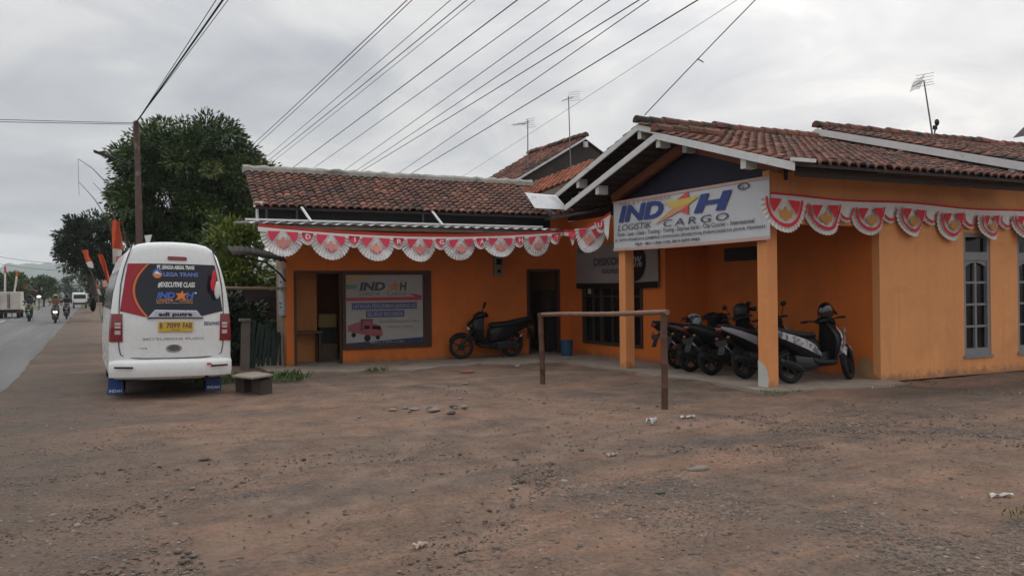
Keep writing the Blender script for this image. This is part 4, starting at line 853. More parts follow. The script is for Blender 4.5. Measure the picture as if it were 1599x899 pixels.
GL2 = M('rear_window_tint', (.013,.014,.022), .16, .15, 3); VR = M('window_red', (.30,.012,.022), .35, .08); VO = M('window_orange', (.62,.13,.03), .4, .08)
xs = np.linspace(-.745,.745,40)
top = lambda x: min(2.07, 2.07-(abs(x)-.645)/.135) if abs(x) > .645 else 2.07+.008*(1-(x/.645)**2)
bot = lambda x: 1.345-.09*min(1,max(0,(.76-abs(x))/.36))
rw = vpatch(van, 'rear_window', GL2, xs, bot, lambda x: max(top(x), bot(x)+.002), .006)
arcx = lambda z: -.585+.215*abs((z-1.66)/.42)**2*(1 if z > 1.66 else .95)
def sweep(root, name, mat, a, b, e, k=24):
    zs = np.linspace(1.262, 2.068, k+1); m = MB()
    vs_ = []
    for z in zs:
        for q in (0,.5,1):
            x = a(z)+(b(z)-a(z))*q; vs_.append(fv(e)(x, z))
    m.add(vs_, [(i*3+j, i*3+j+1, (i+1)*3+j+1, (i+1)*3+j) for i in range(k) for j in range(2)]); return m.build(name, mat, root, True, local=True)
sweep(rw, 'red_field', VR, lambda z: max(-side(z), -.80)+.004 if z > 1.34 else -.745+(1.345-z)*4.0, lambda z: arcx(z), .011); sweep(rw, 'orange_arc', VO, lambda z: arcx(z)+.012, lambda z: arcx(z)+.048, .013)
WT = M('white_lettering', (.70,.70,.68), .5); VB = M('blue_lettering', (.04,.12,.42), .5); VOR = M('orange_lettering', (.66,.20,.04), .5)
fz = lambda zx0, zx1, zy0, zy1: ((zx0-412)*.00285, .31+(745-zy1)*.00312, (zx1-412)*.00285, .31+(745-zy0)*.00312)
fl = fv(.012)
text(rw, 'PT. LENGGA ABIGAL TRANS', fz(333,525,186,206), fl, WT, bold=.04, local=True)
cx, cz = (335-412)*.00285, .31+(745-228)*.00312
lg = shape(rw, circ(cx,cz,.07,.073), fl, M('logo_orange', (.62,.22,.06), .5), 'round_logo', local=True)
shape(lg, circ(cx,cz,.07,.073,12,.0,PI), fv(.014), VB, 'logo_sky', local=True); shape(lg, [(cx-.055,cz-.005),(cx-.01,cz+.045),(cx+.015,cz+.02),(cx+.06,cz-.012)], fv(.016), WT, 'logo_hill', local=True)
text(rw, 'LEGA TRANS', fz(365,545,221,242), fl, M('lilac_lettering', (.13,.19,.45), .5), bold=.04, local=True)
text(rw, '#EXECUTIVE CLASS', fz(337,528,270,298), fl, WT, shear=.2, bold=.03, local=True)
text(rw, 'IND', fz(332,424,320,352), fl, VB, shear=.2, bold=.05, local=True); text(rw, 'H', fz(478,524,320,352), fl, VB, shear=.2, bold=.05, local=True)
sp_ = [(423,364),(440,340),(427,326),(450,326),(464,311),(466,327),(487,325),(472,340),(478,362),(458,350)]
shape(rw, [((a-412)*.00285, .31+(745-b)*.00312) for a, b in sp_], fv(.015), VOR, 'star', local=True)
text(rw, 'LOGISTIK', fz(330,418,354,369), fl, VOR, local=True, bold=.02); text(rw, 'CARGO', fz(445,515,354,369), fl, VOR, local=True, bold=.02)
text(rw, 'darat laut udara trucking', fz(330,515,372,377), fl, WT, local=True); shape(rw, circ((531-412)*.00285,.31+(745-324)*.00312,.014), fl, WT, 'registered_mark', local=True)
LRED = M('lamp_red', (.20,.008,.014), .2, .15, 8, spec=.6, coat=.5); LCLR = M('lamp_clear', (.50,.42,.42), .2, .1, 12, spec=.6)
m = MB(); pts = [((a-412)*.00285, .31+(745-b)*.00312) for a, b in ((386,145),(392,140),(480,142),(487,148),(484,160),(392,159),(386,155))]
m.prism([fv(.0)(*p) for p in pts], (0,-.018,0)).build('brake_lamp', LRED, van, bevel=.003, local=True)
for s in (-1,1):    # tail lamps wrap the corner
    zs = np.linspace(.875,1.30,10); vs_ = []; ws = []
    for z in zs:
        wo = np.interp(z, [p[0] for p in prof], [p[1] for p in prof]); xi = .70+.02*(z-.87)
        for x, e in ((xi,.0),(xi+.004,.014),(wo-.055,.014)): vs_.append((s*x, vy(x,z)-e, z))
        vs_.append((s*(wo-.008), vy(wo,z)+.02-.012, z)); vs_.append((s*(wo+.008), vy(wo,z)+.075, z)); vs_.append((s*(wo+.008), .22, z)); vs_.append((s*(wo-.01), .23, z))
    q = 7; m = MB(); m.add(vs_, [(i*q+j, i*q+j+1, (i+1)*q+j+1, (i+1)*q+j) for i in range(9) for j in range(q-1)]+[tuple(range(q)), tuple(9*q+j for j in range(q))])
    tl = m.build('tail_lamp', LRED, van, True, local=True)
    for z0, z1 in ((1.13,1.165),(1.08,1.115),(.985,1.045)):
        m = MB()
        for a in (.735,): m.prism([(s*a, vy(a,z0)-.012, z0),(s*.815, vy(.815,z0)-.012, z0),(s*.815, vy(.815,z1)-.012, z1),(s*a, vy(a,z1)-.012, z1)], (0,-.006,0))
        m.build('clear_lens', LCLR, tl, local=True)
# number-plate garnish, plate, badges, handle
SIL = M('silver_trim', (.46,.45,.49), .3, .06, metal=.5)
gp = [((a-412)*.00285, .31+(745-b)*.00312) for a, b in ((286,447),(322,408),(536,411),(566,449))]
m = MB(); m.prism([(x, vy(x,z), z) for x, z in gp], (0,-.045,0)); ga = m.build('plate_garnish', SIL, van, bevel=.012, local=True)
ip = [((a-412)*.00285, .31+(745-b)*.00312) for a, b in ((306,444),(332,417),(526,420),(546,445))]
m = MB(); m.poly([(x, vy(x,z)-.0475, z) for x, z in ip]); m.build('inset', M('garnish_inset', (.40,.39,.46), .4), ga, local=True)
text(ga, 'adi putra', fz(340,512,420,444), fv(.052), BLACK, bold=.04, local=True)
m = MB(); m.bar(fv(.004)(-.36,1.235), fv(.004)(.45,1.232), .03, .018); m.build('window_lip', BLACK, van, local=True)
pb = fz(340,516,467,516); YP = M('plate_yellow', (.58,.36,.03), .45, .06)
m = MB(); m.prism([(pb[0],vy(0,1.1)+.0,pb[1]),(pb[2],vy(0,1.1)+.0,pb[1]),(pb[2],vy(0,1.1)+.0,pb[3]),(pb[0],vy(0,1.1)+.0,pb[3])], (0,-.02,0)); pl_ = m.build('number_plate', YP, van, bevel=.004, local=True)
fpl = lambda x, z: (x, vy(0,1.1)-.0225, z)
bx = lambda a, b, c, d: (pb[0]+(pb[2]-pb[0])*a, pb[1]+(pb[3]-pb[1])*b, pb[0]+(pb[2]-pb[0])*c, pb[1]+(pb[3]-pb[1])*d)
text(pl_, 'B', bx(.04,.34,.12,.88), fpl, INK, bold=.02, local=True); text(pl_, '7099', bx(.22,.34,.62,.88), fpl, INK, bold=.02, local=True); text(pl_, 'FAB', bx(.70,.34,.97,.88), fpl, INK, bold=.02, local=True); text(pl_, '05.24', bx(.38,.08,.62,.26), fpl, INK, local=True)
text(van, 'BB5694455', fz(575,665,467,487), fv(.004), INK, bold=.01, local=True); text(van, 'MITSUBISHI FUSO', fz(265,575,546,558), fv(.004), M('badge_grey', (.30,.30,.31), .4), bold=.02, local=True); text(van, 'CANTER', fz(195,288,594,609), fv(.004), MATS['badge_grey'], bold=.02, shear=.15, local=True)
ox, oz = (420-412)*.00285, .31+(745-598)*.00312
m = MB(); m.prism([fv(.0)(*p) for p in circ(ox,oz,.118,.068,28)], (0,-.016,0)); em = m.build('handle_plate', CHROME, van, bevel=.006, local=True); m = MB(); m.prism([(x, vy(x,z)-.0162, z) for x, z in circ(ox,oz,.086,.045,24)], (0,-.003,0)); m.build('handle_recess', M('recess_grey', (.10,.10,.105), .4), em, local=True)
# bumper
rb = []
for t_ in np.linspace(-1,1,25):
    x = .885*t_; yb = vy(x,.5)+.10*abs(t_)**6; rb.append([(x*1.004, yb-.085, .335),(x*1.008, yb-.10, .40),(x*1.008, yb-.095, .53),(x*1.004, yb-.075, .575),(x, yb-.03, .60),(x, yb+.12, .60),(x, yb+.12, .335)])
rb = [[(r[0][0], .28, z) for (_,_,z) in r] if False else r for r in rb]
bpq = MB().loft(rb).build('rear_bumper', VW, van, True, local=True)
for s in (-1,1):
    m = MB(); m.prism([(s*.82,-.128+.03,.475),(s*.56,-.15+.01,.47),(s*.56,-.15+.01,.50),(s*.82,-.128+.03,.505)], (0,-.012,0)); m.build('reflector', M('reflector_dark', (.05,.02,.02), .3), bpq, local=True)
m = MB(); m.prism([(.50,-.148,.49),(.57,-.148,.50),(.57,-.148,.53),(.50,-.148,.535)], (0,-.004,0)); m.build('sticker', REDS, bpq, local=True)
for s in (-1,1):
    MB().loft([[(s*.885,.02,.33),(s*.885,.25,.33),(s*.885,.25,.60),(s*.885,.02,.60)],[(s*.84,.0,.33),(s*.84,.25,.33),(s*.84,.25,.60),(s*.84,.0,.60)]]).build('bumper_end', VW, bpq, True, local=True)
MBL = M('mudflap_blue', (.02,.07,.24), .6, .12)
for s in (-1,1):
    x0, x1 = (-.90,-.66) if s < 0 else (.55,.80)
    m = MB(); m.loft([[(x0+.03,.42,.34),(x1-.02,.42,.34),(x1-.02,.435,.34),(x0+.03,.435,.34)],[(x0,.40,.035),(x1,.40,.035),(x1,.415,.035),(x0,.415,.035)]])
    mf = m.build('mudflap', MBL, van, local=True); text(mf, 'MINIBUS' if False else 'INDAH', (x0+.03,.07,x1-.03,.115), lambda x, z: (x, .3995+(z-.035)*.066-.004, z), WT, local=True, bold=.02)
def wheel(root, c, r, w_, nm='wheel'):
    m = MB(); q = [(-.5,.62),(-.5,.9),(-.42,.98),(-.2,1),(.2,1),(.42,.98),(.5,.9),(.5,.62)]
    m.loft([[(c[0]+a*w_, c[1]+b*r*math.cos(t), c[2]+b*r*math.sin(t)) for a, b in q] for t in np.linspace(0,2*PI,24,endpoint=False)], False, True)
    wh = m.build(nm, RUBBER, root, True, local=True); MB().cyl((c[0]-w_*.42,c[1],c[2]),(c[0]+w_*.42,c[1],c[2]),r*.63,n=20).build('rim', SIL, wh, True, local=True)
for x in (-.72,.70):
    for y in (.95, 3.9): wheel(van, (x, y, .33), .33, .2)
MB().box(-.74,.74,.2,4.9,.26,.36).build('underbody', RUBBER, van, local=True)
m = MB(); m.tube([(.52,.8,.30),(.52,.1,.30),(.52,-.04,.28)],.035,10); m.build('exhaust', DARKM, van, True, local=True)
for s in (-1,1):
    m = MB(); zs = np.linspace(1.36,1.98,8); vs_ = []
    for y in (.35, 4.1):
        for z in zs: vs_.append((s*(np.interp(z,[p[0] for p in prof],[p[1] for p in prof])+.006), y, z))
    m.add(vs_, [(i,i+1,9+i,8+i) for i in range(7)]).build('side_window', GL2, van, True, local=True)
    a = s*.86; m = MB(); m.tube([(a,4.75,1.55),(a+s*.14,4.72,1.60),(a+s*.19,4.70,1.55)],.014,6); mi = m.build('mirror', BLACK, van, True, local=True)
    m = MB(); m.ball((a+s*.19,4.72,1.40),(.06,.045,.15),14,8); m.build('mirror_housing', BLACK, mi, True, local=True); m = MB(); m.ball((a+s*.19,4.675,1.40),(.045,.012,.13),14,6); m.build('mirror_glass', GLASS, mi, True, local=True)
hf = thing('hand_flag', 'small limp red and white flag tucked at the right edge of the minibus window', 'flag', (1.78,14.15,1.55))
def drape(pts, d=.02): m = MB(); return m.prism(pts, (0,-d,0))
m = MB(); m.ball((1.755,14.14,1.83),(.035,.02,.15),10,8); m.ball((1.73,14.135,1.74),(.03,.02,.10),10,8); m.build('red_cloth', CLOTHR, hf, True); m = MB(); m.ball((1.80,14.14,1.66),(.045,.022,.14),10,8); m.build('white_cloth', CLOTHW, hf, True)
# ------------------------------------------------------------------ motor scooters
PLATEM = M('dark_plate', (.045,.045,.048), .5, .2, 30); SEATM = M('seat_vinyl', (.007,.007,.008), .55, .2, 20); GREYA = M('cast_alloy', (.035,.035,.037), .5, .25, 8, metal=.4); TAILR = M('tail_red', (.13,.008,.010), .25, .1, spec=.6); LENSW = M('headlamp_lens', (.35,.36,.38), .15, .1, 6, spec=.6)
BODYB = M('scooter_black', (.006,.006,.007), .34, .2, 3, spec=.28); BODYW = M('scooter_white', (.42,.40,.41), .3, .12, 6, coat=.3, dirt=((.05,.05,.055), 7, .50, .58)); BODYG = M('scooter_grey', (.22,.20,.22), .35, .15, 6, coat=.3); BODYR = M('scooter_dark_red', (.035,.007,.008), .3, .2, 4, coat=.3); BODYGR = M('scooter_green', (.03,.10,.03), .4, .2)
def ell(cx, cz, hy, hz, x, n_=14, p=2.6):
    """super-ellipse ring in the plane x = const"""
    r = []
    for i in range(n_):
        a = 2*PI*i/n_; c, s = math.cos(a), math.sin(a)
        r.append((x, hy*math.copysign(abs(c)**(2/p), c), cz+hz*math.copysign(abs(s)**(2/p), s)))
    return r
def scooter(label, loc, heading, lean, accent, group, panel=None, steer=0, mirrors=True, rack=False, dx=-.05):
    t = thing('motor_scooter', label, 'scooter', loc, group, (R(lean), 0, heading), world=False); panel = panel or accent
    rr = .285
    def whl(x, nm, ang=0):
        c = Vector((x, 0, rr)); rz_ = Matrix.Rotation(ang, 3, 'Z')
        f = lambda a, r_, y: c+rz_ @ Vector((r_*math.cos(a), y, r_*math.sin(a)))
        q = [(-.035,.215),(-.05,.245),(-.038,.272),(0,.285),(.038,.272),(.05,.245),(.035,.215)]
        wl = MB().loft([[f(a, r_, y) for y, r_ in q] for a in np.linspace(0,2*PI,30,endpoint=False)], False, True).build(nm, RUBBER, t, True)
        m = MB(); m.loft([[f(a, r_, y) for y, r_ in ((-.032,.20),(-.032,.222),(.032,.222),(.032,.20))] for a in np.linspace(0,2*PI,30,endpoint=False)], False, True)
        m.tube([f(0,0,-.06), f(0,0,.06)], .04, 12)
        for k in range(5):
            a = 2*PI*k/5+.3; m.bar(f(a,.03,0), f(a+.12,.205,0), .028, .03, up=rz_ @ Vector((0,1,0)))
        m.build('rim', GREYA, wl, True); MB().tube([f(0,0,.034), f(0,0,.04)], .085, 18).build('brake_disc', DARKM, wl, True); return wl
    whl(0, 'rear_wheel'); whl(1.27, 'front_wheel', steer)
    # front end
    m = MB(); fx, fz_ = 1.27, rr
    rg = []
    for i in range(11):
        a = R(28+12*i); c = (fx+.315*math.cos(a), fz_+.315*math.sin(a)); rg.append([(c[0]+.0*w_, w_*.075*(1-.25*abs(i-5)/5), c[1]+(.02-.05*abs(w_)**2)) for w_ in np.linspace(-1,1,7)]+[(c[0]-.02*math.cos(a), w_*.068, c[1]-.02*math.sin(a)+(.0-.05*abs(w_)**2)) for w_ in np.linspace(1,-1,7)])
    st_ = lambda p: (1.27+(p[0]-1.27)*math.cos(steer)-p[1]*math.sin(steer), (p[0]-1.27)*math.sin(steer)+p[1]*math.cos(steer), p[2])
    m.loft([[st_(p) for p in r_] for r_ in rg]).build('front_fender', panel, t, True)
    m = MB()
    for s in (-1,1): m.tube([st_((1.27,s*.085,.285)),st_((1.20+dx*.5,s*.085,.50)),(1.06+dx,s*.06,.80)],.026,8)
    m.build('fork', DARKM, t, True)
    rg = []
    for z, xf, xb, hy in tuple((a, b+dx, c_+dx, d) for a, b, c_, d in ((.28,.99,.88,.10),(.40,1.07,.90,.15),(.53,1.16,.91,.19),(.66,1.245,.92,.215),(.77,1.25,.92,.185),(.87,1.17,.90,.135),(.97,1.05,.87,.085))):
        k = 9; rg.append([(xf-(xf-xb)*.85*abs(w_)**2.4, w_*hy, z+.03*(1-abs(w_))) for w_ in np.linspace(-1,1,k)]+[(xb-.03*(1-abs(w_)), w_*hy*.96, z) for w_ in np.linspace(1,-1,k)])
    fsd = MB().loft(rg).build('front_shield', BODYB, t, True)
    for s in (-1,1):
        MB().tube([(xb_+.10+dx, s*hy_, z_) for z_, xb_, hy_ in ((.42,.91,.155),(.54,.92,.192),(.66,.95,.216),(.77,.96,.188),(.88,.93,.136))],[.008,.014,.016,.016,.010],7).build('shield_trim', accent, fsd, True)
    for s in (-1,1):   # coloured cheek panels and indicators
        m = MB(); m.loft([[(1.14+dx+.02*i, s*(.125+.022*j-.002*i), .54+.10*i+.02*j) for j in range(3)]+[(1.115+dx+.02*i, s*(.175-.022*j), .53+.10*i+.02*(2-j)) for j in range(3)] for i in range(4)]); m.build('cheek_panel', accent, fsd, True)
        m = MB(); m.ball((1.20+dx, s*.13, .79),(.03,.05,.025),10,6); m.build('indicator', M('amber_lens', (.20,.10,.04), .25), fsd, True)
    m = MB(); m.ball((1.235+dx,0,.70),(.04,.10,.05),14,8).build('headlight', LENSW, t, True)
    rg = [ell(0, z, hy, hz, x+dx) for x, z, hy, hz in ((.76,1.00,.06,.035),(.82,1.01,.11,.055),(.91,1.03,.145,.07),(1.00,1.01,.13,.07),(1.10,.96,.07,.045))]
    MB().loft(rg).build('handlebar_cover', BODYB, t, True)
    cs_, sn = math.cos(steer), math.sin(steer); hb = lambda x, y, z: (.92+dx+(x-.92)*cs_-y*sn, (x-.92)*sn+y*cs_, z)
    m = MB(); m.tube([hb(.82,-.35,1.02),hb(.86,-.24,1.03),hb(.90,-.12,1.01),hb(.90,.12,1.01),hb(.86,.24,1.03),hb(.82,.35,1.02)],.014,8)
    m.build('handlebar', DARKM, t, True)
    for s in (-1,1):
        MB().tube([hb(.845,s*.25,1.03),hb(.815,s*.37,1.02)],.020,10).build('grip', RUBBER, t, True); MB().tube([hb(.90,s*.18,1.03),hb(.90,s*.34,1.01)],.006,6).build('brake_lever', CHROME, t, True)
        if mirrors:
            mi = MB().tube([hb(.88,s*.20,1.03),hb(.90,s*.24,1.12),hb(.86,s*.29,1.21)],.007,6).build('mirror', BLACK, t, True)
            m = MB(); p = hb(.85,s*.31,1.25); m.ball(p,(.022,.065,.045),14,8).build('mirror_head', BLACK, mi, True); m = MB(); m.ball((p[0]-.014,p[1],p[2]),(.012,.055,.037),14,6).build('mirror_glass', GLASS, mi, True)
    # floor, body, seat
    rg = [ell(0, z, hy, hz, x) for x, z, hy, hz in ((1.0+dx,.36,.10,.07),(.93+dx,.31,.16,.06),(.75,.30,.17,.055),(.55,.31,.17,.065),(.42,.35,.15,.09))]
    MB().loft(rg).build('floorboard', BLACK, t, True)
    MB().bar((.93,0,.42),(.55,0,.40),.11,.16).build('centre_tunnel', BODYB, t, bevel=.02)
    rg = [ell(0, z, hy, hz, x) for x, z, hy, hz in ((.60,.50,.12,.20),(.52,.53,.155,.23),(.30,.56,.165,.22),(.08,.63,.165,.17),(-.14,.72,.15,.12),(-.34,.80,.115,.085),(-.49,.875,.06,.045))]
    MB().loft(rg).build('body_cowl', BODYB, t, True)
    for s in (-1,1):   # painted side panels sweep back and up
        rows = []
        for x, zl, zh, y in ((.60,.41,.46,.130),(.46,.45,.60,.163),(.28,.53,.69,.175),(.08,.61,.755,.174),(-.14,.70,.82,.158),(-.34,.785,.88,.120),(-.50,.865,.915,.072)):
            rows.append([(x, s*(y+.006*math.sin(PI*q)), zl+(zh-zl)*q) for q in np.linspace(0,1,5)]+[(x, s*(y-.02), zl+(zh-zl)*q) for q in np.linspace(1,0,5)])
        MB().loft(rows).build('side_panel', accent, t, True)
    rg = [ell(0, z, hy, hz, x) for x, z, hy, hz in ((.60,.755,.07,.03),(.52,.775,.13,.055),(.30,.785,.15,.055),(.10,.80,.155,.055),(-.06,.835,.15,.06),(-.26,.88,.13,.055),(-.42,.925,.08,.03))]
    MB().loft(rg).build('seat', SEATM, t, True)
    m = MB(); m.tube([(-.22,.12,.87),(-.42,.11,.93),(-.52,0,.945),(-.42,-.11,.93),(-.22,-.12,.87)],.014,8).build('grab_rail', DARKM, t, True)
    m = MB(); m.ball((-.49,0,.865),(.045,.085,.04),14,8).build('tail_light', TAILR, t, True)
    rf_ = MB().loft([[(x-.0, w_*.075, z) for w_ in (-1,0,1)]+[(x+.012, w_*.075, z+.012) for w_ in (1,0,-1)] for x, z in ((-.30,.74),(-.42,.66),(-.50,.52),(-.53,.44))]).build('rear_fender', BLACK, t, True)
    m = MB(); m.obox((-.482,0,.635),(.008,.26,.10),(0,R(-22),0)).build('plate', PLATEM, rf_)
    for s in (-1,1): MB().ball((-.44,s*.13,.72),(.03,.035,.025),10,6).build('indicator', MATS['amber_lens'], rf_, True)
    m = MB(); rg = []
    for i in range(9):
        a = R(35+14*i); rg.append([(.315*math.cos(a), w_*.06, rr+.315*math.sin(a)-.04*w_*w_) for w_ in np.linspace(-1,1,5)]+[(.30*math.cos(a), w_*.055, rr+.30*math.sin(a)-.04*w_*w_) for w_ in np.linspace(1,-1,5)])
    m.loft(rg).build('hugger', BLACK, t, True)
    # engine unit, exhaust, shock absorber, stands
    m = MB(); m.loft([ell(0, z, hy, hz, x) for x, z, hy, hz in ((.60,.31,.09,.08),(.45,.32,.14,.14),(.25,.33,.14,.15),(.08,.36,.10,.12)) ]).build('engine', GREYA, t, True)
    m = MB(); m.loft([[(x, .075+.05*(i//3 % 2), z) for i, (x, z) in enumerate(())]] ) if False else m.obox((.16,.105,.30),(.50,.07,.15),(0,R(3),0)); m.obox((.0,.11,.29),(.17,.06,.17)); m.build('belt_case', GREYA, t, bevel=.03, bseg=3)
    m = MB(); m.tube([(.38,-.06,.22),(.30,-.13,.18),(.14,-.15,.20),(.10,-.15,.22),(.05,-.155,.25),(-.30,-.165,.36),(-.34,-.165,.375)],[.02,.02,.022,.04,.055,.06,.045],14).build('exhaust', M('exhaust_black', (.03,.03,.032), .35, .2, metal=.5), t, True)
    MB().tube([(-.02,-.20,.285),(-.26,-.217,.36)],.022,8).build('heat_shield', GREYA, t, True)
    m = MB(); pts = [(-.02+.012*k/12*-6, .115+.022*math.cos(k*1.3), .36+.26*k/44+.0) for k in range(45)]; pts = [(p[0]+.022*math.sin(i*1.3), p[1], .36+.27*i/44) for i, p in enumerate(pts)]; m.tube(pts,.007,5).build('shock_spring', CHROME, t, True)
    m = MB(); m.tube([(.40,.12,.26),(.30,.23,.03),(.34,.26,.025)],.011,7).build('side_stand', DARKM, t, True)
    if rack: m = MB(); m.ball((-.42,0,1.03),(.20,.19,.15),16,10).build('top_box', BLACK, t, True)
    return t
def helmet(label, loc, rot, mat, visor=None):
    h = thing('helmet', label, 'helmet', loc, 'helmets left on the scooters', rot, world=False); m = MB(); rings = []
    for i in range(11):
        a = R(-42+i*13.2); q = max(math.cos(a), .03); z = .145*math.sin(a)
        rings.append([(.150*q*math.cos(b)*(1.05 if math.cos(b) < 0 else 1), .125*q*math.sin(b), z-(.03*max(0,-math.cos(b)) if i < 3 else 0)) for b in np.linspace(0,2*PI,22,endpoint=False)])
    m.loft(rings).build('shell', mat, h, True)
    m = MB(); vs_ = []
    for a in np.linspace(-22,34,7):
        for b in np.linspace(-62,62,13): q = math.cos(R(a)); vs_.append((.158*q*math.cos(R(b)), .133*q*math.sin(R(b)), .150*math.sin(R(a))))
    m.add(vs_, [(i*13+j, i*13+j+1, (i+1)*13+j+1, (i+1)*13+j) for i in range(6) for j in range(12)]).build('visor', visor or GLASS, h, True)
    m = MB(); m.loft([[(.14+d, y, .085-.03*abs(y)/.1+e) for y in np.linspace(-.11,.11,7)]+[(.14+d, y, .075-.03*abs(y)/.1+e) for y in np.linspace(.11,-.11,7)] for d, e in ((0,0),(.05,-.008),(.09,-.03))]).build('peak', BLACK, h, True)
    m = MB(); m.tube([(.0,.115,-.08),(.02,.08,-.17),(.03,0,-.21),(.02,-.08,-.17),(0,-.115,-.08)],.008,6).build('chin_strap', RUBBER, h, True)
    return h
GS = 'scooters parked at the shop'
scooter('black scooter alone against the orange wall between poster and door, front wheel to the left', (8.93,18.10,.035), PI+R(-3), -6, BODYB, GS, steer=R(-24), dx=-.12)
scooter('white and black patterned scooter right of the near pillar, black helmet on its mirror', (10.22,10.42,.035), R(-2), -10, BODYW, GS, steer=R(30), dx=-.03, mirrors=False)
scooter('grey-panelled scooter half hidden behind the near pillar', (10.10,11.36,.035), R(6), -9, BODYG, GS, steer=R(6))
scooter('all black scooter in the carport under the black helmet, third from the front', (10.02,12.16,.035), R(4), -8, BODYB, GS)
scooter('dark red and black scooter with a pale helmet on its seat, deep in the carport', (10.10,12.86,.035), R(3), -9, BODYR, GS, BODYB, mirrors=False)
scooter('black scooter deepest in the carport, behind the bamboo post', (10.32,13.52,.035), R(-4), -7, BODYB, GS, BODYG, mirrors=False)
helmet('glossy black helmet hung on the mirror of the white patterned scooter', (11.08,10.50,1.20), (R(10),R(18),R(20)), M('helmet_gloss_black', (.010,.010,.012), .16, .2, spec=.6, coat=.6))
helmet('matt black peaked helmet on the handlebar of the all black scooter', (10.90,12.36,1.18), (R(-8),R(4),R(-25)), M('helmet_black', (.02,.02,.024), .45, .2))
helmet('pale grey and black helmet resting on the dark red scooter', (10.30,13.00,.98), (R(6),R(0),R(160)), M('helmet_grey', (.30,.31,.33), .35, .25, 6, dirt=((.03,.03,.035), 8, .52, .56)))

# ------------------------------------------------------------------ riders far down the road
SKIN = M('skin', (.25,.13,.085), .6, .1)
def person(label, loc, rotz, jacket, trousers, helm):
    """one continuous seated body grown from a skeleton, faces along local +x"""
    t = thing('person', label, 'person', loc, 'motorcycle riders', (0,0,rotz), world=False)
    J = {'pel':(0,0,.88,.13),'wst':(.02,0,1.02,.13),'cst':(.05,0,1.22,.155),'nek':(.07,0,1.40,.06),'hd':(.09,0,1.52,.095),'top':(.09,0,1.64,.085)}
    E = [('pel','wst'),('wst','cst'),('cst','nek'),('nek','hd'),('hd','top')]
    for s, k in ((1,'l'),(-1,'r')):
        J.update({k+'sh':(.05,s*.19,1.34,.07),k+'el':(.22,s*.30,1.10,.05),k+'wr':(.46,s*.31,1.04,.036),k+'hn':(.54,s*.31,1.03,.04),k+'hp':(.05,s*.10,.86,.10),k+'kn':(.46,s*.15,.80,.075),k+'an':(.40,s*.14,.40,.05),k+'ft':(.55,s*.14,.36,.045)})
        E += [('cst',k+'sh'),(k+'sh',k+'el'),(k+'el',k+'wr'),(k+'wr',k+'hn'),('pel',k+'hp'),(k+'hp',k+'kn'),(k+'kn',k+'an'),(k+'an',k+'ft')]
    ks = list(J); me = bpy.data.meshes.new('body'); me.from_pydata([J[k][:3] for k in ks], [(ks.index(a), ks.index(b)) for a, b in E], [])
    ob = bpy.data.objects.new('body', me); COL.objects.link(ob)
    sk = ob.modifiers.new('skin', 'SKIN'); sd = ob.modifiers.new('sub', 'SUBSURF'); sd.levels = sd.render_levels = 1
    for i, k in enumerate(ks): me.skin_vertices[0].data[i].radius = (J[k][3],)*2; me.skin_vertices[0].data[i].use_root = (i == 0)
    dg = bpy.context.evaluated_depsgraph_get(); nm = bpy.data.meshes.new_from_object(ob.evaluated_get(dg)); bpy.data.objects.remove(ob)
    nm.materials.clear()
    for mm in (jacket, trousers, SKIN): nm.materials.append(mm)
    for p in nm.polygons:
        c = p.center; p.material_index = 2 if (c.z > 1.42 or (c.x > .49 and .98 < c.z < 1.1)) else (1 if c.z < .95 else 0)
    nm.name = 'body'; o = link('body', nm, None, t, True)
    m = MB(); rings = []
    for i in range(9):
        a = R(-30+i*15); q = max(math.cos(a),.03); rings.append([(.09+.135*q*math.cos(b), .12*q*math.sin(b), 1.56+.135*math.sin(a)) for b in np.linspace(0,2*PI,16,endpoint=False)])
    m.loft(rings).build('helmet', helm, t, True)
    m = MB(); vs_ = [(.09+.142*math.cos(R(a))*math.cos(R(b)), .127*math.cos(R(a))*math.sin(R(b)), 1.56+.14*math.sin(R(a))) for a in (-25,-8,8) for b in range(-60,61,20)]
    m.add(vs_, [(i*7+j, i*7+j+1, (i+1)*7+j+1, (i+1)*7+j) for i in range(2) for j in range(6)]).build('visor', GLASS, t, True)
    return t
DRK = M('dark_jacket', (.02,.022,.03), .8); GRN2 = M('green_jacket', (.16,.30,.03), .8, .2, 4); BRN = M('brown_jacket', (.16,.085,.05), .8); TRS = M('dark_trousers', (.02,.022,.028), .85)
hd = R(-90)
GR = 'scooters ridden along the road'
s1 = scooter('green scooter ridden towards us in the middle of the road', (-3.46,62.4,.01), hd, 0, BODYGR, GR, BODYGR); person('rider in a dark jacket with yellow-green bib and dark helmet, on the green scooter', (-3.46,62.4,0), hd, M('bib_jacket', (.03,.035,.04), .8, .3, 3), TRS, BODYB)
m = MB(); m.obox((-3.46,62.05,.98),(.42,.05,.14)); o = m.build('hi_vis_bib', M('hi_vis_yellow', (.45,.60,.04), .7), None, bevel=.02); tag(o, 'yellow-green bib cloth across the front of the green scooter rider', 'bib')
s2 = scooter('scooter with its headlight on, ridden towards us near the road edge', (-1.83,57.0,.01), hd, 0, BODYR, GR); person('rider in a brown jacket behind the lit headlight', (-1.83,57.0,0), hd, BRN, TRS, M('helm_tan', (.3,.2,.14), .4))
HLE = emit('lit_headlamp', (1.0,.86,.55), 14)
MB().ball((1.17,0,.66),(.035,.10,.085),14,8).build('lit_lamp', HLE, s2, True)
s3 = scooter('dark scooter following close behind the lit scooter', (-1.45,66.0,.01), hd, 0, BODYB, GR); person('dark-clothed rider following behind the lit scooter', (-1.45,66.0,0), hd, DRK, TRS, BODYB)

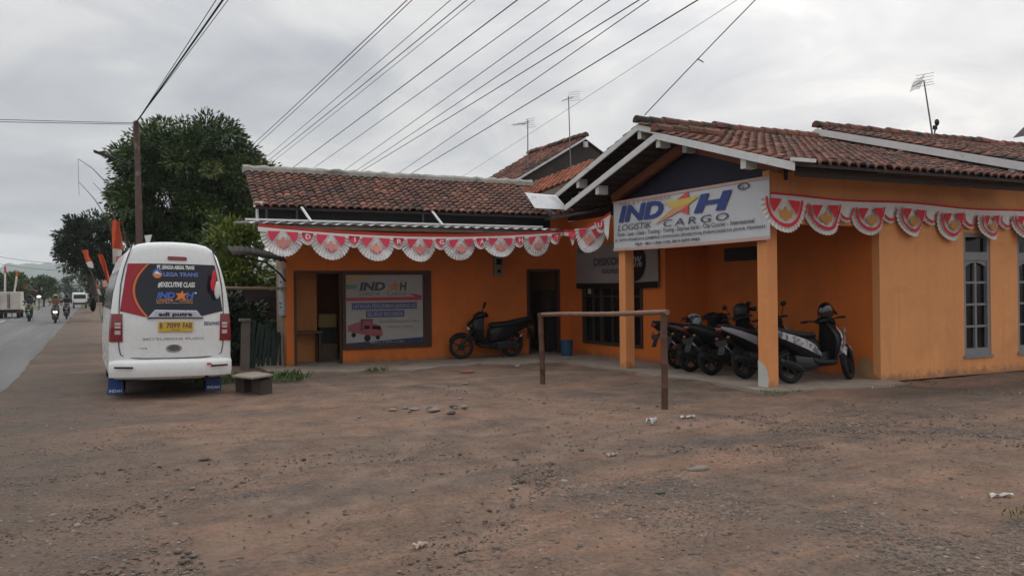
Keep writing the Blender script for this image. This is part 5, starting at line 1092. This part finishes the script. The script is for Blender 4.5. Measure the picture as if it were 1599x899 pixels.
# ------------------------------------------------------------------ far vehicles, shops, flags
TRW = M('truck_cream', (.50,.46,.40), .6, .1, 1, dirt=((.24,.20,.16), 1.2, .5, .75))
bt_ = thing('box_truck', 'cream box truck seen from behind in the far left lane', 'truck', (-5.2,70.3,0))
MB().box(-5.95,-4.47,70.3,73.4,.62,1.92).build('cargo_box', TRW, bt_, bevel=.03)
for x0,x1 in ((-5.93,-5.22),(-5.20,-4.50)): d_ = MB().box(x0,x1,70.27,70.3,.66,1.88).build('rear_door', TRW, bt_, bevel=.01); MB().box((x1-.06) if x1 < -5 else x0+.02,(x1-.02) if x1 < -5 else x0+.06,70.24,70.27,.75,1.75).build('lock_rod', DARKM, d_)
MB().box(-5.8,-4.6,70.5,76,.42,.62).build('chassis', RUBBER, bt_); MB().loft([[(-5.9,73.6,.5),(-4.5,73.6,.5),(-4.5,73.6,1.75),(-5.9,73.6,1.75)],[(-5.9,74.9,.5),(-4.5,74.9,.5),(-4.55,74.7,1.7),(-5.85,74.7,1.7)],[(-5.88,75.4,.5),(-4.52,75.4,.5),(-4.55,75.3,1.0),(-5.85,75.3,1.0)]]).build('cab', TRW, bt_, bevel=.03)
MB().box(-5.9,-4.5,70.25,70.33,.40,.55).build('rear_bumper', DARKM, bt_)
for x in (-5.8,-4.62): MB().box(x-.07,x+.07,70.22,70.26,.43,.53).build('tail_lamp', LRED, bt_)
for x in (-5.75,-4.68):
    for y in (71.2,74.6): wheel(bt_, (x+5.2, y-70.3, .32), .32, .2)
for ch in bt_.children:
    pass
wt = thing('oncoming_truck', 'small pale truck coming towards us at the far end of the verge', 'truck', (-1.2,118,0))
MB().loft([[(-2.0,118,.45),(-.35,118,.45),(-.35,118,1.15),(-2.0,118,1.15)],[(-2.0,118.2,.45),(-.35,118.2,.45),(-.4,118.2,1.9),(-1.95,118.2,1.9)],[(-2.0,119.6,.45),(-.35,119.6,.45),(-.4,119.6,1.95),(-1.95,119.6,1.95)]]).build('cab', WHITE, wt, bevel=.03)
MB().prism([(-1.88,118.02,1.2),(-.47,118.02,1.2),(-.52,118.19,1.78),(-1.83,118.19,1.78)],(0,-.02,0)).build('windscreen', GLASS, wt); MB().box(-1.9,-.45,117.95,118.0,.5,.72).build('bumper', DARKM, wt); MB().box(-2.05,-.3,119.8,123,.6,2.0).build('cargo_box', M('truck_tarpaulin', (.42,.40,.36), .8), wt)
for x in (-1.85,-.5): wheel(wt, (x+1.2, .8, .33), .33, .2); MB().ball((x,117.94,.85),(.1,.03,.08),10,6).build('headlight', LENSW, wt, True)
PLW = M('pale_plaster', (.46,.43,.38), .85, .15, .6); RFR = M('far_roof', (.17,.075,.05), .9, .3, 2)
def hut(label, x0, x1, y0, y1, h, wm, rm, rise=1.2, awn=None):
    t = thing('roadside_house', label, 'house', ((x0+x1)/2, y0, 0), 'houses along the far road side'); MB().box(x0,x1,y0,y1,0,h).build('wall', wm, t)
    ym = (y0+y1)/2; MB().prism([(x0-.4,y0-.4,h-.05),(x0-.4,ym,h+rise),(x0-.4,y1+.4,h-.05),(x0-.4,y1+.4,h-.2),(x0-.4,ym,h+rise-.16),(x0-.4,y0-.4,h-.2)], (x1-x0+.8,0,0)).build('roof', rm, t)
    MB().box(x1,x1+.03,y0+.6,y0+1.6,.05,2.0).build('door', DBR, t); MB().box(x1,x1+.03,y0+2.2,y0+3.6,.8,1.9).build('window', GLASS, t); MB().box(x0+.5,x0+1.6,y0-.03,y0,.9,1.9).build('window', GLASS, t)
    if awn: MB().prism([(x1,y0,h-.3),(x1,y1,h-.3),(x1+1.0,y1,h-.75),(x1+1.0,y0,h-.75)], (0,0,-.05)).build('awning', awn, t)
    return t
hut('pale plaster house under the trees behind the cream box truck', -15, -9.4, 96, 104, 3.0, PLW, RFR)
hut('grey shop front right of the cream box truck', -13, -9.2, 112, 119, 2.7, M('grey_plaster', (.30,.30,.29), .85), RFR, 1.0, GALV)
hut('white two-window house below the dark round-headed tree', -12.5, -8.6, 127, 134, 3.3, PLW, RFR, 1.0)
hut('shop with a red awning at the far end of the left side', -12, -7.2, 140, 150, 2.3, PLW, RFR, 1.0, M('red_awning', (.42,.03,.04), .7))
hut('low cream building on the right verge beyond the minibus', 1.4, 5.5, 84, 94, 2.4, PLW, RFR, .9)
o = MB().box(.1,.62,58.0,58.35,0,1.05).box(.06,.66,57.95,58.4,1.05,1.13).build('gate_pier', M('cream_pier', (.40,.35,.28), .9, .15), None, bevel=.02); tag(o, 'squat cream gate pier on the verge left of the minibus mirror', 'gate pier')
lp = thing('shop_lamp', 'bright white shop lamp on a pole at the far left road side', 'lamp', (-5.2,110,0)); MB().cyl((-5.2,110,0),(-5.2,110,1.45),.05).build('pole', DARKM, lp); MB().ball((-5.2,109.9,1.52),(.22,.1,.12),10,6).build('lit_panel', emit('lit_white', (.95,1,.95), 2.2), lp, True)
# red and white flags on bamboo poles
FR = M('flag_red', (.56,.085,.030), .8, .1, 6); FW = M('flag_white', (.66,.64,.60), .8, .06, 6); BP = M('flag_bamboo', (.17,.15,.11), .7, .2, 6)
def flagstrip(root, pts, w_, seed, half=.5, d=(1,0,0)):
    """a hanging strip: red above, white below, folded along its width"""
    pts = [Vector(p) for p in pts]; d = Vector(d); n_ = len(pts); kk = max(2, int(round(n_*half)))
    def part(a, b, nm, mat):
        m = MB(); vs_ = []
        for i in range(a, b+1):
            for j in range(7):
                q = j/6; vs_.append(pts[i]+d*(w_*(q-.0)*(1-.12*math.sin(i*.9+seed)))+Vector((0,.06*math.sin(q*7+i*.6+seed),.03*math.sin(q*4+seed+i))))
        return m.add(vs_, [(i*7+j,i*7+j+1,(i+1)*7+j+1,(i+1)*7+j) for i in range(b-a) for j in range(6)]).build(nm, mat, root, True)
    part(0, kk, 'red_half', FR); part(kk, n_-1, 'white_half', FW)
def flag(label, base, pole, strip_pts, w_, seed, half=.5, d=(1,0,0), kind='flag', r=.03):
    t = thing(kind, label, 'flag', base, 'red and white flags along the road'); n_ = len(pole)
    MB().tube(pole, [r*(1-.75*i/(n_-1)) for i in range(n_)], 7).build('pole', BP, t, True)
    for sp2, w2, h2 in strip_pts: flagstrip(t, sp2, w2, seed, h2, d)
    return t
ln = lambda a, b, k=10: [Vector(a).lerp(Vector(b), i/(k-1)) for i in range(k)]
flag('large orange-red and white flag hanging beside the steel pole above the minibus roof', (1.15,28.6,0), [(1.15,28.6,0),(1.0,28.6,1.8),(.82,28.6,3.1),(.68,28.6,3.95),(.45,28.6,4.6),(.1,28.6,5.0)],
     [(ln((.60,28.55,3.85),(.62,28.55,2.55)), .26, .56), (ln((.72,28.5,2.75),(.70,28.5,1.35)), .26, .42)], .27, .5)
flag('taller curved bare bamboo pole with a dangling thread, left of the mango tree', (1.35,29.6,0), [(1.35,29.6,0),(1.15,29.6,2.5),(.85,29.6,4.4),(.55,29.6,5.05),(.1,29.6,5.55),(-.30,29.6,5.83)], [], .2, 1)
flag('lower curved bare bamboo pole over the verge, left of the mango tree', (1.2,31.5,0), [(1.2,31.5,0),(.95,31.5,2.6),(.55,31.5,4.1),(.15,31.5,4.8),(-.32,31.5,5.36)], [], .2, 2)
m = MB(); m.tube([(-.30,29.6,5.83),(-.30,29.6,5.3),(-.28,29.6,4.7)],.006,4); o = m.build('thread', BP); tag(o, 'thin thread hanging from the tip of the taller curved bamboo pole', 'thread')
flag('narrow slanting red flag with white tip left of the minibus', (.98,38,0), [(.98,38,0),(.75,38,1.6),(.30,38,3.5)], [(ln((.28,37.95,3.25),(.72,37.95,1.75)), .17, .78)], .24, 3)
flag('small slanting red and white flag low on the verge far beyond the minibus', (.75,62,0), [(.75,62,0),(.45,62,1.4),(.02,62,3.1)], [(ln((.02,61.9,3.0),(.5,61.9,1.5)), .19, .55)], .26, 4)
flag('reddish flag high against the darker tree', (.6,55,0), [(.6,55,0),(.3,55,2.2),(-.45,55,4.4)], [(ln((-.42,54.9,4.2),(-.1,54.9,3.2)), .3, .6)], .3, 5, r=.025)
flag('tall pale flag on a straight pole at the far left edge', (-5.62,72,0), [(-5.62,72,0),(-5.58,72,2),(-5.5,72,3.9)], [(ln((-5.60,71.9,3.75),(-5.62,71.9,1.7)), .13, .12)], .13, 6)
flag('leaning pale flag, second from the far left edge', (-5.3,74,0), [(-5.3,74,0),(-5.2,74,1.6),(-4.92,74,3.6)], [(ln((-4.95,73.9,3.5),(-5.2,73.9,1.7)), .14, .15)], .14, 7)

# ------------------------------------------------------------------ steel pole, wires, aerials
up = thing('utility_pole', 'rust-brown steel pole standing in front of the mango tree', 'utility pole', (1.36,27.6,0))
RUST = M('rusty_steel', (.085,.047,.038), .75, .25, 5, dirt=((.19,.17,.16), 3, .55, .7))
pt_ = (1.27,27.6,6.72)
MB().tube([(1.36,27.6,-.1),(1.34,27.6,2.5),(1.33,27.6,2.52),(1.31,27.6,4.8),(1.31,27.6,4.82),pt_],[.110,.110,.102,.096,.088,.082],16).build('shaft', RUST, up, True)
MB().cyl(pt_, (pt_[0],pt_[1],pt_[2]+.06), .10, .02, 16).build('cap', DARKM, up, True)
la = MB().tube([(1.28,27.6,5.35),(.9,27.6,5.52),(.66,27.6,5.59)],.025,8).build('lamp_arm', DARKM, up, True)
MB().loft([[(x, 27.6+w_, z+.5*h_) for w_, h_ in ((-.08,0),(-.08,.14),(.08,.14),(.08,0))] for x, z in ((.72,5.55),(.45,5.64),(.12,5.76))]).build('lamp_head', DARKM, la, bevel=.008)
MB().box(1.02,1.24,27.42,27.5,2.62,2.98).build('junction_box', M('box_grey', (.42,.42,.41), .6), up, bevel=.01); MB().box(1.42,1.75,27.42,27.5,2.70,2.86).build('junction_box', MATS['box_grey'], up, bevel=.01)
MB().loft([[(1.45+q*.06,27.4,3.35-.3*q) if k == 0 else (1.56-q*.0+.02*q+.1*(1-q),27.4,3.38-.3*q) if k == 1 else (1.56+.02*q+.1*(1-q),27.43,3.38-.3*q) if k == 2 else (1.45+q*.06,27.43,3.35-.3*q) for k in range(4)] for q in (0,1)]).build('pale_plate', WHITE, up)
WM = M('wire_black', (.02,.02,.022), .7)
def wire(label, a, b, r=.012, sagm=.25, k=40, ext=(0,0), mat=WM):
    a, b = Vector(a), Vector(b); d = b-a; a2, b2 = a-d*ext[0], b+d*ext[1]; pts = []
    for i in range(k+1):
        q = i/k; p = a2.lerp(b2, q); p.z -= sagm*4*q*(1-q); pts.append(p)
    o = MB().tube(pts, r, 5).build('overhead_wire', mat, None, True); tag(o, label, 'wire', 'overhead wires'); return o
H8 = 8
WL = [((6.24,35.98),(6.19,17.77),.011,'leftmost, upper strand of the thick leftmost pair over the shop'),((6.42,35.63),(6.29,17.75),.010,'lower strand of the thick leftmost pair over the shop'),
 ((7.37,39.56),(7.05,17.38),.009,'thin wire, first right of the thick leftmost pair'),((7.65,40.63),(7.37,17.24),.012,'middle one of the three wires right of the thick leftmost pair'),((7.91,41.36),(7.53,17.16),.008,'thinnest of the three wires right of the thick leftmost pair'),
 ((9.21,43.55),(8.37,16.78),.014,'dark single wire meeting the shop ridge nearest its left end'),((10.21,43.38),(9.01,16.49),.011,'single wire second from the left end of the shop ridge'),((11.83,43.23),(9.68,16.18),.011,'single wire third from the left end of the shop ridge'),
 ((12.44,43.23),(10.22,15.94),.012,'left one of the two wires that cross just above the shop ridge'),((12.75,43.41),(10.80,15.64),.014,'right one of the two wires that cross just above the shop ridge'),
 ((14.77,43.33),(11.02,15.58),.012,'wire just left of the lowest dark wire over the shop ridge'),((15.5,43.57),(11.99,15.13),.016,'lowest dark wire, crossing left of the rear aerials'),((18.19,41.96),(12.8,14.77),.006,'faint thin wire passing right of the rear aerials')]
for (a, b, r_, lab) in WL: wire(lab, (*a,H8), (*b,H8), r_, .12, ext=(.55,.75))
A = Vector((pt_[0],pt_[1],pt_[2]))
for (e, r_, lab) in (((2.45,18.19,7.6),.022,'thick cable bundle rising from the steel pole top over the road'),((2.33,18.24,7.6),.009,'thin wire left of the thick cable bundle from the steel pole'),((2.55,18.10,7.6),.008,'thin wire right of the thick cable bundle from the steel pole')):
    e = Vector(e); wire(lab, A, A+(e-A)*2.6, r_, .05)
wire('upper of the two wires from the steel pole across the road to the left', (pt_[0],pt_[1],pt_[2]-.02), (-14,27.6,6.25), .009, .1); wire('lower of the two wires from the steel pole across the road to the left', (pt_[0],pt_[1],pt_[2]-.06), (-14,27.6,5.98), .009, .06)
o = wire('service wire dropping to the house ridge, with a clamp halfway', (10.1,14.25,5.12), (11.35,11.6,7.3), .010, -.06, ext=(0,.8))
o = MB().bar((10.60,13.18,6.05),(10.67,13.09,5.97),.03,.02).build('wire_clamp', DARKM); tag(o, 'small clamp on the service wire above the house', 'wire clamp')
for i, (lab, z0, z1) in enumerate((('upper wire sagging across the road before the hills', 8.2, 7.4),('lower wire sagging across the road before the hills', 7.0, 6.3))): wire(lab, (-14,160,z0), (6,160,z1), .03, .9)
ALU = M('aerial_alloy', (.20,.20,.21), .5, .2, metal=.5)
def aerial(label, base, top, boom, elems, reflector=0):
    t = thing('tv_aerial', label, 'aerial', base, 'roof aerials'); MB().tube([base, top], [.022,.016], 7).build('mast', ALU, t, True)
    a, b = Vector(boom[0]), Vector(boom[1]); bo = MB().bar(a, b, .02, .02).build('boom', ALU, t); d = (b-a).normalized(); s = d.cross(Vector((0,0,1))).normalized(); m = MB()
    for q, L, tilt in elems: p = a.lerp(b, q); v = (s*math.cos(tilt)+Vector((0,0,1))*math.sin(tilt))*L/2; m.tube([p-v, p+v], .007, 5)
    m.build('element', ALU, bo)
    if reflector:
        m = MB()
        for k in range(5): p = b+Vector((0,0,1))*(k-2)*.07-d*abs(k-2)*-.05; m.tube([p-s*.22, p+s*.22], .006, 5)
        m.build('reflector', ALU, bo)
    return t
aerial('slanting aerial left of the two on the brown rear house', (12.70,24.4,5.3), (12.72,24.4,7.12), ((12.05,24.2,6.86),(12.80,24.5,7.02)), [(.3,.25,.3),(.5,.3,.3),(.7,.3,.3),(.85,.34,.3)], 1)
aerial('taller aerial with a square reflector, right of the two behind the shop', (13.96,23.8,5.2), (13.90,23.8,7.85), ((13.55,23.6,7.62),(14.2,24.0,7.9)), [(.2,.2,.1),(.4,.25,.1),(.6,.3,.1)], 1)
aerial('leaning aerial with a long toothed boom on the far right roof', (18.78,14.3,5.35), (18.50,14.3,6.66), ((17.88,14.15,6.42),(18.55,14.35,6.68)), [(.0,.26,1.2),(.14,.26,1.2),(.28,.26,1.2),(.42,.28,1.2),(.56,.3,1.2),(.7,.34,1.2),(.85,.36,1.2)], 1)
o = MB().tube([(18.86,14.3,5.4),(18.93,14.3,5.58)],.02,7).ball((18.93,14.28,5.66),(.07,.05,.09),10,6).box(18.82,18.92,14.26,14.32,5.48,5.58).build('ridge_vane', DARKM, None, True); tag(o, 'small dark fitting on the ridge beside the leaning aerial', 'fitting')

# ------------------------------------------------------------------ litter and larger stones on the lot
PAP = M('litter_paper', (.52,.50,.47), .8, .1, 12)
def scrap(label, x, y, w_, d_, rz_, kind='paper_scrap', mat=PAP, h=.03):
    m = MB(); n_ = 5; c, s = math.cos(rz_), math.sin(rz_); vs_ = []; z0 = float(gz(x, y))
    for i in range(n_):
        for j in range(4): u, v = (i/(n_-1)-.5)*w_, (j/3-.5)*d_*(1+.3*math.sin(i*2.3)); vs_.append((u*c-v*s, u*s+v*c, .006+h*abs(math.sin(i*1.7+j*1.1))))
    m.add(vs_, [(i*4+j,(i+1)*4+j,(i+1)*4+j+1,i*4+j+1) for i in range(n_-1) for j in range(3)]); o = m.build(kind, mat); o.location = (x, y, z0); tag(o, label, 'litter', 'litter on the lot'); return o
scrap('crumpled pale blue-white scrap in front of the right bamboo post', 5.95,8.32,.13,.09,.4,mat=M('litter_bluish', (.45,.49,.50), .6),h=.07)
scrap('flat white paper strip just right of the crumpled scrap', 6.53,8.40,.19,.05,-.2)
scrap('white plastic strip near the right edge of the lot', 6.34,4.27,.19,.05,-.35)
scrap('small yellowish scrap at the bottom centre of the lot', 1.87,5.15,.09,.06,.3,mat=M('litter_tan', (.42,.33,.25), .8))
scrap('tan leaf-like scrap left of the gravel patch', 4.56,7.05,.12,.05,.1,'dry_leaf',MATS['litter_tan'])
scrap('white chip lying before the patterned scooter', 10.98,9.50,.08,.05,.6); scrap('pale scrap on the apron edge in front of the door', 8.05,16.05,.10,.06,.2)
def rock(label, x, y, sx_, sy_, sz_, mat):
    v, F, _ = blobs(1, np.array([[0.,0.,sz_*.35]]), np.array([1.])); v = (v-np.array([0,0,sz_*.35]))*np.array([sx_,sy_,sz_])*1.1+np.array([0,0,sz_*.3]); o = npmesh('stone', v, F, mat); o.location = (x, y, float(gz(x,y))); o.modifiers.new('b','SUBSURF').levels = 1; o.modifiers['b'].render_levels = 1
    bv = o.modifiers.new('d','DISPLACE'); tx = bpy.data.textures.get('rock') or bpy.data.textures.new('rock','CLOUDS'); tx.noise_scale = .12; bv.texture = tx; bv.strength = .04
    tag(o, label, 'stone', 'stones of the rubble patch' if 'rubble' in label else 'loose stones on the lot')
RK = M('lot_stone', (.20,.165,.14), .95, .3, 14, 60, .6); RKD = M('dark_clod', (.085,.07,.058), .95, .3, 14, 60, .6)
for i in range(13):      # a patch of broken rubble left of the middle of the lot
    rx_, ry_ = 3.9+random.gauss(0,.55), 10.8+random.gauss(0,.35); q = random.uniform(.03,.085)
    rock('small broken stone in the rubble patch, left of the middle of the lot', rx_, ry_, q*random.uniform(.8,1.4), q, q*.75, [RK, RKD, RK][i % 3])
rock('rounded stone between apron and bamboo posts', 5.8,13.6,.09,.07,.05,RK)
rock('embedded stone in the gravel patch, right of centre', 4.9,6.15,.10,.07,.05,RK); rock('dark stone low in the picture, right of centre', 4.05,5.55,.06,.05,.045,RKD); rock('small dark stone at the left before the minibus', .95,8.6,.07,.05,.04,RKD); rock('reddish brick lump beside the apron edge', 6.6,15.4,.16,.11,.06,M('brick_lump', (.25,.10,.07), .95, .2, 10))
